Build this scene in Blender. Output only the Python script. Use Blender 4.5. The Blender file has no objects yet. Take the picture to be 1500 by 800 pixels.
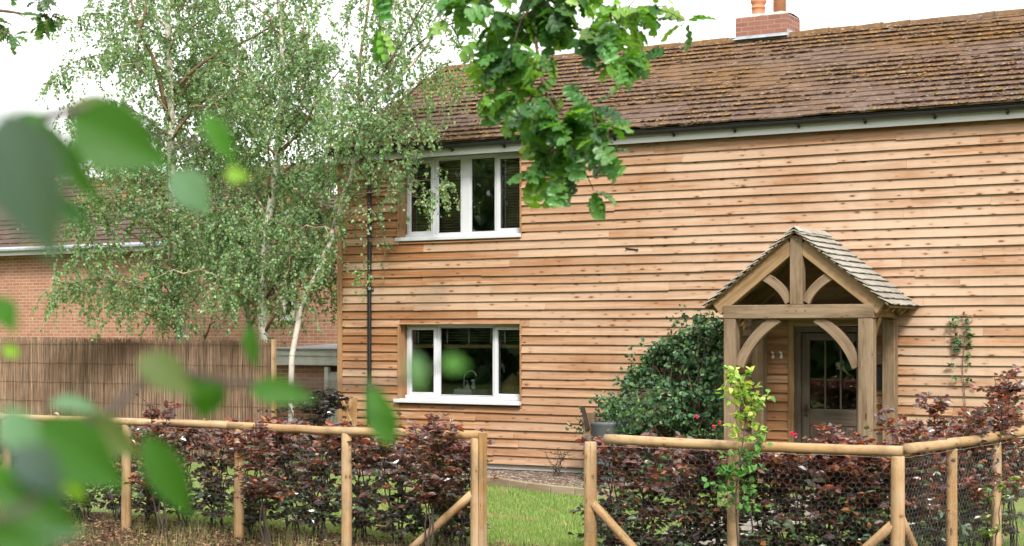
import bpy, math, random
import numpy as np
from mathutils import Vector, Matrix, noise

rs = np.random.RandomState(7)
random.seed(7)
R = math.radians
scene = bpy.context.scene
col = scene.collection

# ------------------------------------------------------------------ camera
# house axes: X runs along the front wall, Y into the house, Z up; front wall is the plane y = 0
TH = R(29.6)
CAMP = np.array([0.0, -20.8, 2.1])
FPX, HY = 2300.0, 488.0            # focal length and horizon of the 1500 x 800 photograph
cam = bpy.data.cameras.new('camera'); camo = bpy.data.objects.new('camera', cam); col.objects.link(camo)
camo.location = CAMP; camo.rotation_euler = (R(90), 0, TH)
cam.sensor_width = 36; cam.lens = 36 * FPX / 1500; cam.shift_y = (HY - 400) / 1500
cam.clip_start = 0.05; cam.clip_end = 1500
cam.dof.use_dof = True; cam.dof.focus_distance = 20.0; cam.dof.aperture_fstop = 6.0
scene.camera = camo

# ------------------------------------------------------------------ light
SUN_EL, SUN_AZ = R(44), R(38)      # azimuth: to the right of the line from house to camera
w = bpy.data.worlds.new('World'); scene.world = w; w.use_nodes = True
wn, wl = w.node_tree.nodes, w.node_tree.links
bg = wn['Background']
sky = wn.new('ShaderNodeTexSky'); sky.sky_type = 'NISHITA'; sky.sun_disc = False
sky.sun_elevation = SUN_EL; sky.sun_rotation = math.pi - SUN_AZ
sky.air_density = 1.0; sky.dust_density = 6.0
hs = wn.new('ShaderNodeHueSaturation'); hs.inputs['Saturation'].default_value = 0.12
mx = wn.new('ShaderNodeMix'); mx.data_type = 'RGBA'; mx.inputs[0].default_value = 0.55
mx.inputs[7].default_value = (13.0, 12.9, 12.6, 1)
wl.new(sky.outputs[0], hs.inputs['Color']); wl.new(hs.outputs[0], mx.inputs[6])
wl.new(mx.outputs[2], bg.inputs['Color']); bg.inputs['Strength'].default_value = 0.068
sl = bpy.data.lights.new('sun', 'SUN'); sl.energy = 1.5; sl.angle = R(10); sl.color = (1, 0.95, 0.87)
so = bpy.data.objects.new('sun', sl); col.objects.link(so)
sd = Vector((math.sin(SUN_AZ) * math.cos(SUN_EL), -math.cos(SUN_AZ) * math.cos(SUN_EL), math.sin(SUN_EL)))
so.rotation_euler = sd.to_track_quat('Z', 'Y').to_euler(); so.location = (5, -25, 20)
vs = scene.view_settings
vs.view_transform = 'Standard'; vs.look = 'None'; vs.gamma = 1; vs.use_curve_mapping = False
vs.exposure = 1.78
scene.cycles.max_bounces = 8; scene.cycles.transparent_max_bounces = 16

# ------------------------------------------------------------------ helpers
FWD = np.array([-math.sin(TH), math.cos(TH), 0.0]); RGT = np.array([math.cos(TH), math.sin(TH), 0.0]); UP = np.array([0, 0, 1.0])
def ray(px, py): return FWD + (px - 750) / FPX * RGT + (HY - py) / FPX * UP
def onY(px, py, y):
    d = ray(px, py); return CAMP + d * ((y - CAMP[1]) / d[1])
def onG(px, py, z=0.0):
    d = ray(px, py); return CAMP + d * ((z - CAMP[2]) / d[2])
def atZ(px, py, Z): return CAMP + ray(px, py) * Z

def nrm(a):
    a = np.asarray(a, float); return a / (np.linalg.norm(a, axis=-1, keepdims=True) + 1e-9)

class Geo:
    """collects pieces with per-point colour (Col), grain coordinate (gco) and random number (rnd)"""
    def __init__(s): s.v = []; s.l = []; s.n = []; s.c = []; s.g = []; s.r = []; s.k = 0
    def add(s, v, faces, c=None, g=None, r=None):
        v = np.asarray(v, float); m = len(v)
        for f in faces:
            s.l.append(np.asarray(f, np.int64) + s.k); s.n.append(np.array([len(f)]))
        s._at(v, m, c, g, r)
    def add_np(s, v, F, c=None, g=None, r=None):      # F: (n, k) same-size faces
        v = np.asarray(v, float); m = len(v); F = np.asarray(F, np.int64)
        s.l.append((F + s.k).ravel()); s.n.append(np.full(len(F), F.shape[1]))
        s._at(v, m, c, g, r)
    def _at(s, v, m, c, g, r):
        s.v.append(v); s.k += m
        s.c.append(np.ones((m, 4)) if c is None else np.concatenate([np.broadcast_to(np.asarray(c, float), (m, 3)), np.ones((m, 1))], 1))
        s.g.append(v.copy() if g is None else np.asarray(g, float))
        s.r.append(np.broadcast_to(np.asarray(rs.rand() if r is None else r, float), (m,)))
    def build(s, name, mat, parent=None, smooth=False, loc=None, bevel=0):
        v = np.concatenate(s.v)
        base = np.zeros(3)
        if loc is not None: base = np.asarray(loc, float)
        p = parent; off = np.zeros(3)
        while p is not None: off = off + np.array(p.location); p = p.parent
        v = v - off - (base if loc is not None else 0)
        me = bpy.data.meshes.new(name)
        L = np.concatenate(s.l); n = np.concatenate(s.n)
        me.vertices.add(len(v)); me.vertices.foreach_set('co', v.ravel())
        me.loops.add(len(L)); me.loops.foreach_set('vertex_index', L.astype(np.int32))
        me.polygons.add(len(n)); st = np.concatenate([[0], np.cumsum(n)[:-1]])
        me.polygons.foreach_set('loop_start', st.astype(np.int32)); me.polygons.foreach_set('loop_total', n.astype(np.int32))
        me.polygons.foreach_set('use_smooth', np.full(len(n), smooth))
        me.update(calc_edges=True); me.validate()
        me.attributes.new('Col', 'FLOAT_COLOR', 'POINT').data.foreach_set('color', np.concatenate(s.c).ravel())
        me.attributes.new('gco', 'FLOAT_VECTOR', 'POINT').data.foreach_set('vector', np.concatenate(s.g).ravel())
        me.attributes.new('rnd', 'FLOAT', 'POINT').data.foreach_set('value', np.concatenate(s.r))
        me.materials.append(mat)
        o = bpy.data.objects.new(name, me); col.objects.link(o)
        if loc is not None: o.location = base
        if parent is not None: o.parent = parent
        if bevel:
            b = o.modifiers.new('bevel', 'BEVEL'); b.width = bevel; b.segments = 1; b.limit_method = 'ANGLE'
        return o
    # --- shapes
    def beam(s, a, b, w, h, up=(0, 0, 1), r=None, c=None, taper=1.0):
        """box from a to b; w across (perpendicular to up), h along up"""
        a = np.asarray(a, float); b = np.asarray(b, float); d = b - a; L = np.linalg.norm(d); d = d / L
        up = np.asarray(up, float); sd_ = np.cross(d, up); sd_ /= np.linalg.norm(sd_); up = np.cross(sd_, d)
        V = []; G = []; o = rs.rand(3) * 50
        for t, k in ((0, 1), (1, taper)):
            for i, j in ((-1, -1), (1, -1), (1, 1), (-1, 1)):
                V.append(a + d * L * t + sd_ * i * w / 2 * k + up * j * h / 2 * k)
                G.append([o[0] + L * t, o[1] + i * w / 2, o[2] + j * h / 2])
        s.add(V, [(0, 3, 2, 1), (4, 5, 6, 7), (0, 1, 5, 4), (1, 2, 6, 5), (2, 3, 7, 6), (3, 0, 4, 7)], g=G, r=r, c=c)
    def box(s, x0, x1, y0, y1, z0, z1, r=None, c=None):
        dx, dy, dz = x1 - x0, y1 - y0, z1 - z0
        if dx >= dy and dx >= dz: s.beam((x0, (y0+y1)/2, (z0+z1)/2), (x1, (y0+y1)/2, (z0+z1)/2), dy, dz, r=r, c=c)
        elif dz >= dy: s.beam(((x0+x1)/2, (y0+y1)/2, z0), ((x0+x1)/2, (y0+y1)/2, z1), dx, dy, up=(0, 1, 0), r=r, c=c)
        else: s.beam(((x0+x1)/2, y0, (z0+z1)/2), ((x0+x1)/2, y1, (z0+z1)/2), dx, dz, r=r, c=c)
    def tube(s, pts, rad, n=8, r=None, c=None, caps=True, rough=0.0):
        pts = np.asarray(pts, float); m = len(pts); rad = np.broadcast_to(np.asarray(rad, float), (m,))
        T = np.gradient(pts, axis=0); T = nrm(T)
        ref = np.array([0.3, 0.2, 1.0]) if abs(T[0][2]) < .9 else np.array([1.0, .1, 0.0])
        A = nrm(np.cross(T, ref)); B = np.cross(T, A)
        ang = np.arange(n) * 2 * math.pi / n
        rr = rad[:, None] * (1 + rough * (rs.rand(m, n) - .5))
        V = pts[:, None] + rr[..., None] * (np.cos(ang)[None, :, None] * A[:, None] + np.sin(ang)[None, :, None] * B[:, None])
        ln = np.concatenate([[0], np.cumsum(np.linalg.norm(np.diff(pts, axis=0), axis=1))]); o = rs.rand(3) * 50
        G = np.stack([np.broadcast_to(ln[:, None], (m, n)) + o[0], rr * np.cos(ang) + o[1], rr * np.sin(ang) + o[2]], -1)
        i = np.arange(m - 1)[:, None] * n; j = np.arange(n)[None]; jn = (j + 1) % n
        F = np.stack([i + j, i + jn, i + n + jn, i + n + j], -1).reshape(-1, 4)
        k0 = s.k
        s.add_np(V.reshape(-1, 3), F, c=c, g=G.reshape(-1, 3), r=r)
        if caps:
            s.l.append(np.arange(n)[::-1] + k0); s.n.append(np.array([n]))
            s.l.append(np.arange(n) + k0 + (m - 1) * n); s.n.append(np.array([n]))
    def lathe(s, c0, prof, n=16, r=None, c=None):
        c0 = np.asarray(c0, float); m = len(prof); ang = np.arange(n) * 2 * math.pi / n
        V = np.array([[c0[0] + p[0] * math.cos(a), c0[1] + p[0] * math.sin(a), c0[2] + p[1]] for p in prof for a in ang])
        i = np.arange(m - 1)[:, None] * n; j = np.arange(n)[None]; jn = (j + 1) % n
        F = np.stack([i + j, i + jn, i + n + jn, i + n + j], -1).reshape(-1, 4)
        k0 = s.k
        s.add_np(V, F, r=r, c=c)
        s.l.append(np.arange(n)[::-1] + k0); s.n.append(np.array([n]))
        s.l.append(np.arange(n) + k0 + (m - 1) * n); s.n.append(np.array([n]))
    def sweep(s, pts, w, t, nvec, r=None):
        """curved timber: pts in a plane, inpl width in the plane, t thickness along nvec"""
        pts = np.asarray(pts, float); nvec = nrm(nvec); T = nrm(np.gradient(pts, axis=0)); S = np.cross(T, nvec)
        V = []; G = []; ln = 0; o = rs.rand(3) * 50
        for k in range(len(pts)):
            if k: ln += np.linalg.norm(pts[k] - pts[k-1])
            for i, j in ((-1, -1), (1, -1), (1, 1), (-1, 1)):
                V.append(pts[k] + S[k] * i * w / 2 + nvec * j * t / 2); G.append([o[0] + ln, o[1] + i * w/2, o[2] + j * t/2])
        F = [(0, 3, 2, 1), tuple(4 * (len(pts) - 1) + q for q in (0, 1, 2, 3))]
        for k in range(len(pts) - 1):
            for q in range(4): F.append((4*k+q, 4*k+(q+1) % 4, 4*k+4+(q+1) % 4, 4*k+4+q))
        s.add(V, F, g=G, r=r)

def bez(a, b, c, n=10):
    t = np.linspace(0, 1, n)[:, None]; a, b, c = map(lambda q: np.asarray(q, float), (a, b, c))
    return (1-t)**2 * a + 2*t*(1-t) * b + t*t * c
def smooth_path(pts, n=16):
    """Catmull-Rom through the points"""
    P = np.asarray(pts, float); P = np.concatenate([[2*P[0]-P[1]], P, [2*P[-1]-P[-2]]]); out = []
    segs = len(P) - 3; per = max(2, n // segs)
    for i in range(segs):
        for t in np.linspace(0, 1, per, endpoint=False):
            a, b, c, d = P[i:i+4]
            out.append(.5*((2*b) + (c-a)*t + (2*a-5*b+4*c-d)*t*t + (-a+3*b-3*c+d)*t**3))
    out.append(P[-2]); return np.array(out)

# leaf templates: x along, y across (scaled by width), z up
def tpl(kind):
    if kind == 'diamond': return np.array([[0,0,0],[.42,-.5,.06],[1,0,-.04],[.42,.5,.06]]), np.array([[0,1,2,3]])
    if kind == 'hex':
        return np.array([[0,0,0],[.3,-.5,.07],[.68,-.38,.04],[1,0,-.1],[.68,.38,.04],[.3,.5,.07]]), np.array([[0,1,2,3],[0,3,4,5]])
    if kind == 'ovate':
        V = []; n = 11
        for i in range(n):
            t = i / (n-1); hw = .5 * (math.sin(math.pi * t**.75)) ** 1.12 if 0 < t < 1 else .01
            zc = -.28 * t*t
            for q in (-1, -.5, 0, .5, 1): V.append([t, q*hw, zc + .1*abs(q)*math.sin(math.pi*t)])
        F = [[i*5+q, i*5+q+1, (i+1)*5+q+1, (i+1)*5+q] for i in range(n-1) for q in range(4)]
        return np.array(V), np.array(F)
    if kind == 'oak':
        V = []; n = 21
        for i in range(n):
            t = i / (n-1); env = (.16 + .84*math.sin(math.pi * min(1, t**1.25 * .86 + .04)) ** .9) * (1 if t < .93 else .75) * (.3 if t < .07 else 1)
            hw = .5 * env * (.66 + .46*math.cos(2*math.pi*(t*4.3 - .62)))
            if i == 0: hw = .02
            zc = -.18*t*t
            V += [[t - .05*math.cos(2*math.pi*(t*4.3-.3)), -hw, zc+.09*math.sin(math.pi*t)+.05*math.sin(t*27)], [t, 0, zc], [t - .05*math.cos(2*math.pi*(t*4.3-.3)), hw, zc+.09*math.sin(math.pi*t)+.05*math.sin(t*27+1)]]
        F = [[i*3+q, i*3+q+1, i*3+4+q, i*3+3+q] for i in range(n-1) for q in range(2)]
        return np.array(V), np.array(F)
TPL = {k: tpl(k) for k in ('diamond', 'hex', 'ovate', 'oak')}
def leaves(geo, P, D, N, L, W, C, kind='hex'):
    T, F = TPL[kind]; n = len(P)
    if n == 0: return
    D = nrm(D); S = nrm(np.cross(N, D)); N = np.cross(D, S)
    L = np.broadcast_to(np.asarray(L, float), (n,)); W = np.broadcast_to(np.asarray(W, float), (n,))
    V = P[:, None] + T[None, :, 0, None] * (L[:, None, None] * D[:, None]) + T[None, :, 1, None] * (W[:, None, None] * S[:, None]) + T[None, :, 2, None] * (L[:, None, None] * N[:, None])
    k = len(T)
    FF = (F[None] + (np.arange(n) * k)[:, None, None]).reshape(-1, F.shape[1])
    Cc = np.repeat(np.broadcast_to(C, (n, 3)), k, axis=0)
    geo.add_np(V.reshape(-1, 3), FF, c=Cc, r=np.repeat(rs.rand(n), k), g=np.tile(T, (n, 1)))
def pick(cols, n, p=None, jit=.18):
    cols = np.asarray(cols, float); i = rs.choice(len(cols), n, p=p)
    return np.clip(cols[i] * (1 + jit * rs.randn(n, 1)) * (1 + .06 * rs.randn(n, 3)), .004, 1)
def rdir(n): return nrm(rs.randn(n, 3))

def thing(name, label, cat, loc, group=None):
    o = bpy.data.objects.new(name, None); col.objects.link(o); o.location = tuple(float(q) for q in loc)
    o.empty_display_size = .2
    return tag(o, label, cat, group)
def tag(o, label, cat, group=None):
    o['label'] = label; o['category'] = cat
    if group: o['group'] = group
    return o
def struct(o, kind='structure'):
    o['kind'] = kind; return o
def holder(name, parent):
    o = bpy.data.objects.new(name, None); col.objects.link(o); o.parent = parent; return o

# ------------------------------------------------------------------ materials
class NT:
    def __init__(s, name):
        s.m = bpy.data.materials.new(name); s.m.use_nodes = True; s.t = s.m.node_tree
        s.b = s.t.nodes['Principled BSDF']; s.out = s.t.nodes['Material Output']
    def n(s, typ, ins=None, **kw):
        x = s.t.nodes.new('ShaderNode' + typ)
        for k, v in kw.items(): setattr(x, k, v)
        for k, v in (ins or {}).items(): s.set(x.inputs[k], v)
        return x
    def set(s, sock, v):
        if isinstance(v, bpy.types.NodeSocket): s.t.links.new(v, sock)
        else:
            if isinstance(v, tuple) and len(v) == 3 and sock.type == 'RGBA': v = v + (1,)
            sock.default_value = v
    def attr(s, name): return s.n('Attribute', attribute_name=name)
    def obj(s): return s.n('TexCoord').outputs['Object']
    def noise(s, vec, scale, detail=3, rough=.55):
        return s.n('TexNoise', {'Vector': vec, 'Scale': scale, 'Detail': detail, 'Roughness': rough}).outputs['Fac']
    def mul(s, vec, v): return s.n('VectorMath', {0: vec, 1: v}, operation='MULTIPLY').outputs[0]
    def mix(s, f, a, b, blend='MIX'):
        x = s.n('Mix', data_type='RGBA', blend_type=blend); s.set(x.inputs[0], f); s.set(x.inputs[6], a); s.set(x.inputs[7], b); return x.outputs[2]
    def rng(s, v, a, b, c=0.0, d=1.0, smooth=False):
        x = s.n('MapRange', {'Value': v, 'From Min': a, 'From Max': b, 'To Min': c, 'To Max': d})
        if smooth: x.interpolation_type = 'SMOOTHSTEP'
        return x.outputs[0]
    def math(s, op, a, b=0.0, c=0.0):
        x = s.n('Math', operation=op); s.set(x.inputs[0], a); s.set(x.inputs[1], b); s.set(x.inputs[2], c); return x.outputs[0]
    def bump(s, h, strength=.4, dist=.01):
        s.set(s.b.inputs['Normal'], s.n('Bump', {'Height': h, 'Strength': strength, 'Distance': dist}).outputs[0])
    def fin(s, color=None, rough=None, spec=None, metal=None):
        if color is not None: s.set(s.b.inputs['Base Color'], color)
        if rough is not None: s.set(s.b.inputs['Roughness'], rough)
        if spec is not None: s.set(s.b.inputs['Specular IOR Level'], spec)
        if metal is not None: s.set(s.b.inputs['Metallic'], metal)
        return s.m

def plain(name, c, rough=.5, spec=.5, metal=0.0, var=.12, nscale=6):
    if max(c) < .6: c = tuple(q * .88 for q in c)
    t = NT(name); f = t.noise(t.obj(), nscale, 4)
    cc = t.mix(t.rng(f, .3, .7), tuple(q * (1 - var) for q in c), tuple(min(1, q * (1 + var)) for q in c))
    t.bump(t.noise(t.obj(), nscale * 12), .08, .003)
    return t.fin(cc, rough, spec, metal)

def wood(name, light, dark, knot, grey, grain=(1.6, 26, 26), knots=(2.6, 7.5), kp=.5, weather=(.35, .75), gmix=.6, xgrad=None, bump=.25, rvar=.35, shelter=False):
    if name != 'peeled_softwood': light, dark, knot, grey = [tuple(q * .86 for q in k) for k in (light, dark, knot, grey)]
    t = NT(name); g = t.attr('gco').outputs['Vector']; r = t.attr('rnd').outputs['Fac']
    off = t.n('CombineXYZ', {'X': t.math('MULTIPLY', r, 37.0), 'Y': t.math('MULTIPLY', r, 91.0), 'Z': 0.0}).outputs[0]
    gg = t.n('VectorMath', {0: g, 1: off}, operation='ADD').outputs[0]
    warp = t.noise(t.mul(gg, (1.2, 3, 3)), 1.0, 2)
    gv = t.n('VectorMath', {0: t.mul(gg, grain), 1: t.n('CombineXYZ', {'Y': t.math('MULTIPLY', warp, 3.0)}).outputs[0]}, operation='ADD').outputs[0]
    n1 = t.noise(gv, 1.0, 5, .6)
    c = t.mix(t.rng(n1, .37, .63), dark, light)
    mid = t.noise(t.mul(gg, (.55, 13, 13)), 1.0, 4, .65)
    c = t.mix(t.rng(mid, .40, .62, 0, .75), c, tuple(q * .78 for q in dark)); c = t.mix(t.rng(mid, .52, .36, 0, .5), c, grey)
    fine = t.noise(t.mul(gg, (4, 130, 130)), 1.0, 3, .7)
    c = t.mix(t.rng(fine, .45, .75, 0, .35), c, dark)
    # per-piece tone
    c = t.mix(t.math('MULTIPLY', t.math('ABSOLUTE', t.math('SUBTRACT', r, .5)), rvar * 2), c, t.mix(t.math('GREATER_THAN', r, .5), dark, grey))
    # weathering
    ob = t.obj(); big = t.noise(t.mul(ob, (.5, .5, 1.6)), 1.0, 5, .65)
    wv = t.rng(big, weather[0], weather[1], 0, gmix)
    if xgrad:
        sx = t.n('SeparateXYZ', {0: ob}).outputs['X']
        wv = t.math('MULTIPLY', wv, t.rng(sx, xgrad[0], xgrad[1], xgrad[2], xgrad[3]))
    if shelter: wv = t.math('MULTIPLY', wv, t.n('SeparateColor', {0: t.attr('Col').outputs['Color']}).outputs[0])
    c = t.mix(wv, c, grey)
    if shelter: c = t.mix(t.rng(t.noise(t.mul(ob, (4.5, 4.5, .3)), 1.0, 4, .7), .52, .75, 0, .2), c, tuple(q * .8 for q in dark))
    if name == 'peeled_softwood': c = t.mix(t.rng(t.noise(t.mul(ob, (5, 5, 3)), 1.0, 5, .7), .50, .68, 0, .55), c, (.13, .095, .05)); c = t.mix(t.rng(t.noise(t.mul(gg, (.6, 55, 55)), 1.0, 3, .55), .66, .71, 0, .75), c, (.09, .055, .028))
    if 'oak' in name:
        c = t.mix(t.rng(t.noise(t.mul(gg, (1.1, 9, 9)), 1.0, 5, .7), .47, .68, 0, .75), c, tuple(q * .62 for q in dark))
        c = t.mix(t.rng(t.noise(t.mul(gg, (.8, 45, 45)), 1.0, 3, .6), .66, .70, 0, .8), c, knot)
    # knots
    gs = t.n('SeparateXYZ', {0: gg}); kv = t.n('CombineXYZ', {'X': t.math('MULTIPLY', gs.outputs[0], knots[0]), 'Y': t.math('MULTIPLY', t.math('ADD', gs.outputs[1], gs.outputs[2]), knots[1])}).outputs[0]
    vk = t.n('TexVoronoi', {'Vector': kv, 'Scale': 1.0, 'Randomness': 1.0}, feature='F1', voronoi_dimensions='2D')
    sep = t.n('SeparateColor', {0: vk.outputs['Color']})
    on = t.math('LESS_THAN', sep.outputs[0], kp)
    rad = t.math('MULTIPLY_ADD', t.math('POWER', sep.outputs[1], 2.5), .13, .03)
    km = t.math('MULTIPLY', t.rng(t.math('SUBTRACT', vk.outputs['Distance'], rad), 0.03, -.03), on)
    halo = t.math('MULTIPLY', t.rng(t.math('SUBTRACT', vk.outputs['Distance'], rad), 0.22, 0, 0, .45), on)
    c = t.mix(halo, c, dark); c = t.mix(t.math('MULTIPLY', km, .85), c, knot)
    t.bump(t.math('ADD', n1, t.math('MULTIPLY', fine, .6)), bump, .006)
    return t.fin(c, .72, .25)

M = {}
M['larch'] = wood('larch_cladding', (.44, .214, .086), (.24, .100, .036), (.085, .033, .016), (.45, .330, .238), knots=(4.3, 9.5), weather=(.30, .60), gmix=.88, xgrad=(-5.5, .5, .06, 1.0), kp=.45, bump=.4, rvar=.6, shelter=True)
M['larch_trim'] = wood('larch_trim', (.38, .20, .085), (.27, .13, .05), (.10, .045, .02), (.34, .24, .15), weather=(.4, .8), gmix=.4, kp=.25)
M['oak_grey'] = wood('weathered_oak', (.31, .205, .11), (.125, .074, .036), (.045, .028, .017), (.25, .185, .125), kp=.25, knots=(2.5, 9), bump=.5, weather=(.3, .65), gmix=.75)
M['oak_gold'] = wood('golden_oak', (.38, .235, .10), (.20, .11, .042), (.09, .05, .02), (.32, .225, .135), kp=.2, bump=.5, weather=(.4, .75), gmix=.5)
M['oak_door'] = wood('door_oak', (.125, .09, .062), (.07, .05, .034), (.03, .025, .02), (.125, .10, .08), kp=.05, gmix=.7)
M['pole'] = wood('peeled_softwood', (.43, .26, .108), (.27, .145, .052), (.10, .055, .028), (.40, .30, .20), kp=.45, knots=(4.5, 16), weather=(.4, .65), gmix=.6, grain=(1.0, 26, 26), bump=.35)
M['shingle'] = wood('cedar_shingle', (.34, .31, .255), (.19, .165, .13), (.1, .09, .07), (.40, .385, .345), kp=.03, weather=(.3, .6), gmix=.7, rvar=.6)
M['soft_dark'] = wood('sarking_board', (.26, .16, .085), (.17, .1, .05), (.08, .05, .03), (.22, .16, .1), kp=.2)
M['upvc'] = plain('white_plastic', (.53, .54, .57), .3, .5, var=.03)
M['fascia'] = plain('white_fascia', (.52, .52, .53), .35, .5, var=.04, nscale=2)
M['black'] = plain('black_plastic', (.012, .012, .014), .35, .5)
M['iron'] = plain('rusty_iron', (.05, .03, .022), .7, .4, .3, var=.4, nscale=40)
M['steel'] = plain('brushed_steel', (.75, .75, .76), .35, .5, .4)
M['white_paint'] = plain('white_paint', (.8, .8, .78), .5)
M['lead'] = plain('lead_sheet', (.33, .36, .40), .5, .5, var=.2, nscale=8)
M['plaster'] = plain('interior_plaster', (.35, .33, .3), .9, .2)
M['worktop'] = plain('dark_worktop', (.05, .045, .04), .4)
M['white_ceramic'] = plain('white_ceramic', (.7, .72, .72), .25)
M['soap'] = plain('pale_soap_bottle', (.6, .68, .66), .3)
M['amber'] = plain('amber_bottle', (.4, .22, .04), .3)
M['terracotta'] = plain('terracotta_pot', (.50, .22, .125), .8, .2, var=.12, nscale=5)
M['mortar'] = plain('cement_flaunching', (.42, .39, .34), .9, .2, var=.3, nscale=14)
M['slat'] = plain('blind_slat', (.42, .29, .18), .45)
M['tape'] = plain('blind_tape', (.45, .45, .42), .8)
M['railwood'] = plain('blind_rail_wood', (.40, .24, .10), .5)
M['planter'] = plain('grey_planter', (.09, .10, .105), .6, var=.25)
M['wire'] = plain('galvanised_wire', (.42, .42, .41), .45, .5, .55, var=.2)
M['garden_door'] = plain('pale_painted_door', (.60, .66, .60), .5)
M['wicker'] = plain('tan_hessian', (.42, .28, .13), .8, .2, var=.3, nscale=30)

t = NT('window_glass')
fr = t.n('Fresnel', {'IOR': 1.9}); tr = t.n('BsdfTransparent', {'Color': (.80, .86, .84)}); gl = t.n('BsdfGlossy', {'Color': (.95, .97, .96), 'Roughness': .012})
gl.inputs['Normal'].default_value = (0, 0, 0)
bm_ = t.n('Bump', {'Height': t.noise(t.obj(), 1.6, 1), 'Strength': .04, 'Distance': .02}); t.t.links.new(bm_.outputs[0], gl.inputs['Normal'])
mxs = t.n('MixShader', {0: fr.outputs[0], 1: tr.outputs[0], 2: gl.outputs[0]}); t.t.links.new(mxs.outputs[0], t.out.inputs['Surface'])
M['glass'] = t.m

def brick(name, a, b, mortar, bw=.225, rh=.075):
    a, b, mortar = [tuple(q * .86 for q in k) for k in (a, b, mortar)]
    t = NT(name); o = t.n('SeparateXYZ', {0: t.obj()})
    v = t.n('CombineXYZ', {'X': t.math('ADD', o.outputs['X'], o.outputs['Y']), 'Y': o.outputs['Z']}).outputs[0]
    bt = t.n('TexBrick', {'Vector': v, 'Color1': a, 'Color2': b, 'Mortar': mortar, 'Scale': 1.0, 'Mortar Size': .007, 'Mortar Smooth': .2, 'Bias': 0.0, 'Brick Width': bw, 'Row Height': rh})
    n = t.noise(t.obj(), 3.0, 5); n2 = t.noise(t.obj(), 55, 3)
    c = t.mix(t.rng(n, .35, .7, 0, .4), bt.outputs['Color'], tuple(q * .55 for q in a)); c = t.mix(t.rng(n2, .5, .8, 0, .35), c, mortar)
    t.bump(t.math('ADD', t.math('MULTIPLY', bt.outputs['Fac'], -1.0), t.math('MULTIPLY', n2, .5)), .6, .006)
    return t.fin(c, .85, .2)
M['brick'] = brick('red_brick', (.40, .19, .115), (.31, .13, .08), (.44, .38, .31))
M['brick_orange'] = brick('orange_brick', (.44, .205, .12), (.35, .15, .085), (.46, .41, .34))
M['brick_stack'] = brick('chimney_brick', (.33, .135, .10), (.21, .085, .065), (.32, .26, .21))

def roofmat(name, tile, dark, lichen, pale, lo=.48, hi=.62):
    tile, dark, lichen, pale = [tuple(q * .88 for q in k) for k in (tile, dark, lichen, pale)]
    t = NT(name); o = t.obj(); r = t.attr('rnd').outputs['Fac']
    n1 = t.noise(o, 9, 5, .7); c = t.mix(t.rng(n1, .3, .7), dark, tile)
    c = t.mix(t.math('MULTIPLY', r, .45), c, tuple(q * 1.25 for q in tile))
    big = t.noise(t.mul(o, (.35, .6, .6)), 1.0, 3); sm = t.noise(o, 24, 5, .75)
    z = t.n('SeparateXYZ', {0: o}).outputs['Z']
    lm = t.math('ADD', t.math('MULTIPLY', big, .55), t.math('MULTIPLY', sm, .45))
    lm = t.math('ADD', lm, t.rng(z, 5.0, 7.0, -.03, .05))
    c = t.mix(t.rng(lm, lo, hi, 0, .92), c, t.mix(t.rng(t.noise(o, 7, 3), .35, .65), lichen, tuple(q * .55 for q in lichen)))
    pm = t.noise(t.mul(o, (1, 1.5, 1.5)), 13, 2, .5)
    c = t.mix(t.rng(pm, .66, .72, 0, .75), c, pale)
    hgt = t.math('ADD', t.noise(o, 45, 5, .8), t.math('MULTIPLY', sm, 1.2))
    t.bump(hgt, 1.0, .03)
    return t.fin(c, .95, .15)
M['roof'] = roofmat('mossy_concrete_tiles', (.215, .148, .118), (.10, .064, .048), (.30, .155, .04), (.42, .39, .36), .47, .68)
M['roof2'] = roofmat('lichened_tiles', (.145, .10, .08), (.07, .05, .042), (.42, .25, .08), (.42, .40, .36), .50, .66)
t = NT('moss_tuft'); cc = t.attr('Col').outputs['Color']; t.bump(t.noise(t.obj(), 60, 4, .8), 1.0, .02); M['moss'] = t.fin(cc, 1.0, .1)

t = NT('reed_screen'); r = t.attr('rnd').outputs['Fac']; o = t.obj()
c = t.mix(t.math('POWER', r, 1.5), (.05, .028, .016), (.33, .21, .13)); c = t.mix(t.rng(t.noise(t.mul(o, (60, 60, 3)), 1.0, 4), .45, .75, 0, .55), c, (.44, .34, .25))
c = t.mix(t.rng(t.noise(t.mul(o, (1.1, 1, 1.4)), 1.0, 4), .45, .62, 0, .65), c, (.12, .065, .04)); M['reed'] = t.fin(c, .75, .3)

def leafmat(name, trans=.35, rough=.42, spec=.5, tint=(1.25, 1.25, .55), veins=False, coat=0.0):
    t = NT(name); t.b.inputs['Coat Weight'].default_value = coat; t.b.inputs['Coat Roughness'].default_value = .18; c = t.attr('Col').outputs['Color']
    if veins:
        g = t.n('SeparateXYZ', {0: t.attr('gco').outputs['Vector']})
        ay = t.math('ABSOLUTE', g.outputs['Y'])
        wv = t.math('SINE', t.math('MULTIPLY', t.math('SUBTRACT', g.outputs['X'], t.math('MULTIPLY', ay, .7)), 55.0))
        vm = t.math('MAXIMUM', t.rng(wv, .82, 1.0, 0, .5), t.rng(ay, .035, .012, 0, .8))
        c = t.mix(t.math('MULTIPLY', vm, .6), c, t.mix(1.0, c, (1.7, 1.6, 1.5), 'MULTIPLY'))
        t.bump(vm, .3, .003)
    p = t.b; t.fin(c, rough, spec)
    tl = t.n('BsdfTranslucent', {'Color': t.mix(1.0, c, tint, 'MULTIPLY')})
    ms = t.n('MixShader', {0: trans, 1: p.outputs[0], 2: tl.outputs[0]}); t.t.links.new(ms.outputs[0], t.out.inputs['Surface'])
    return t.m
M['birch_leaf'] = leafmat('birch_leaf', .5, .5, .35)
M['oak_leaf'] = leafmat('oak_leaf', .42, .34, .45, (1.7, 1.6, .45), veins=True)
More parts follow.
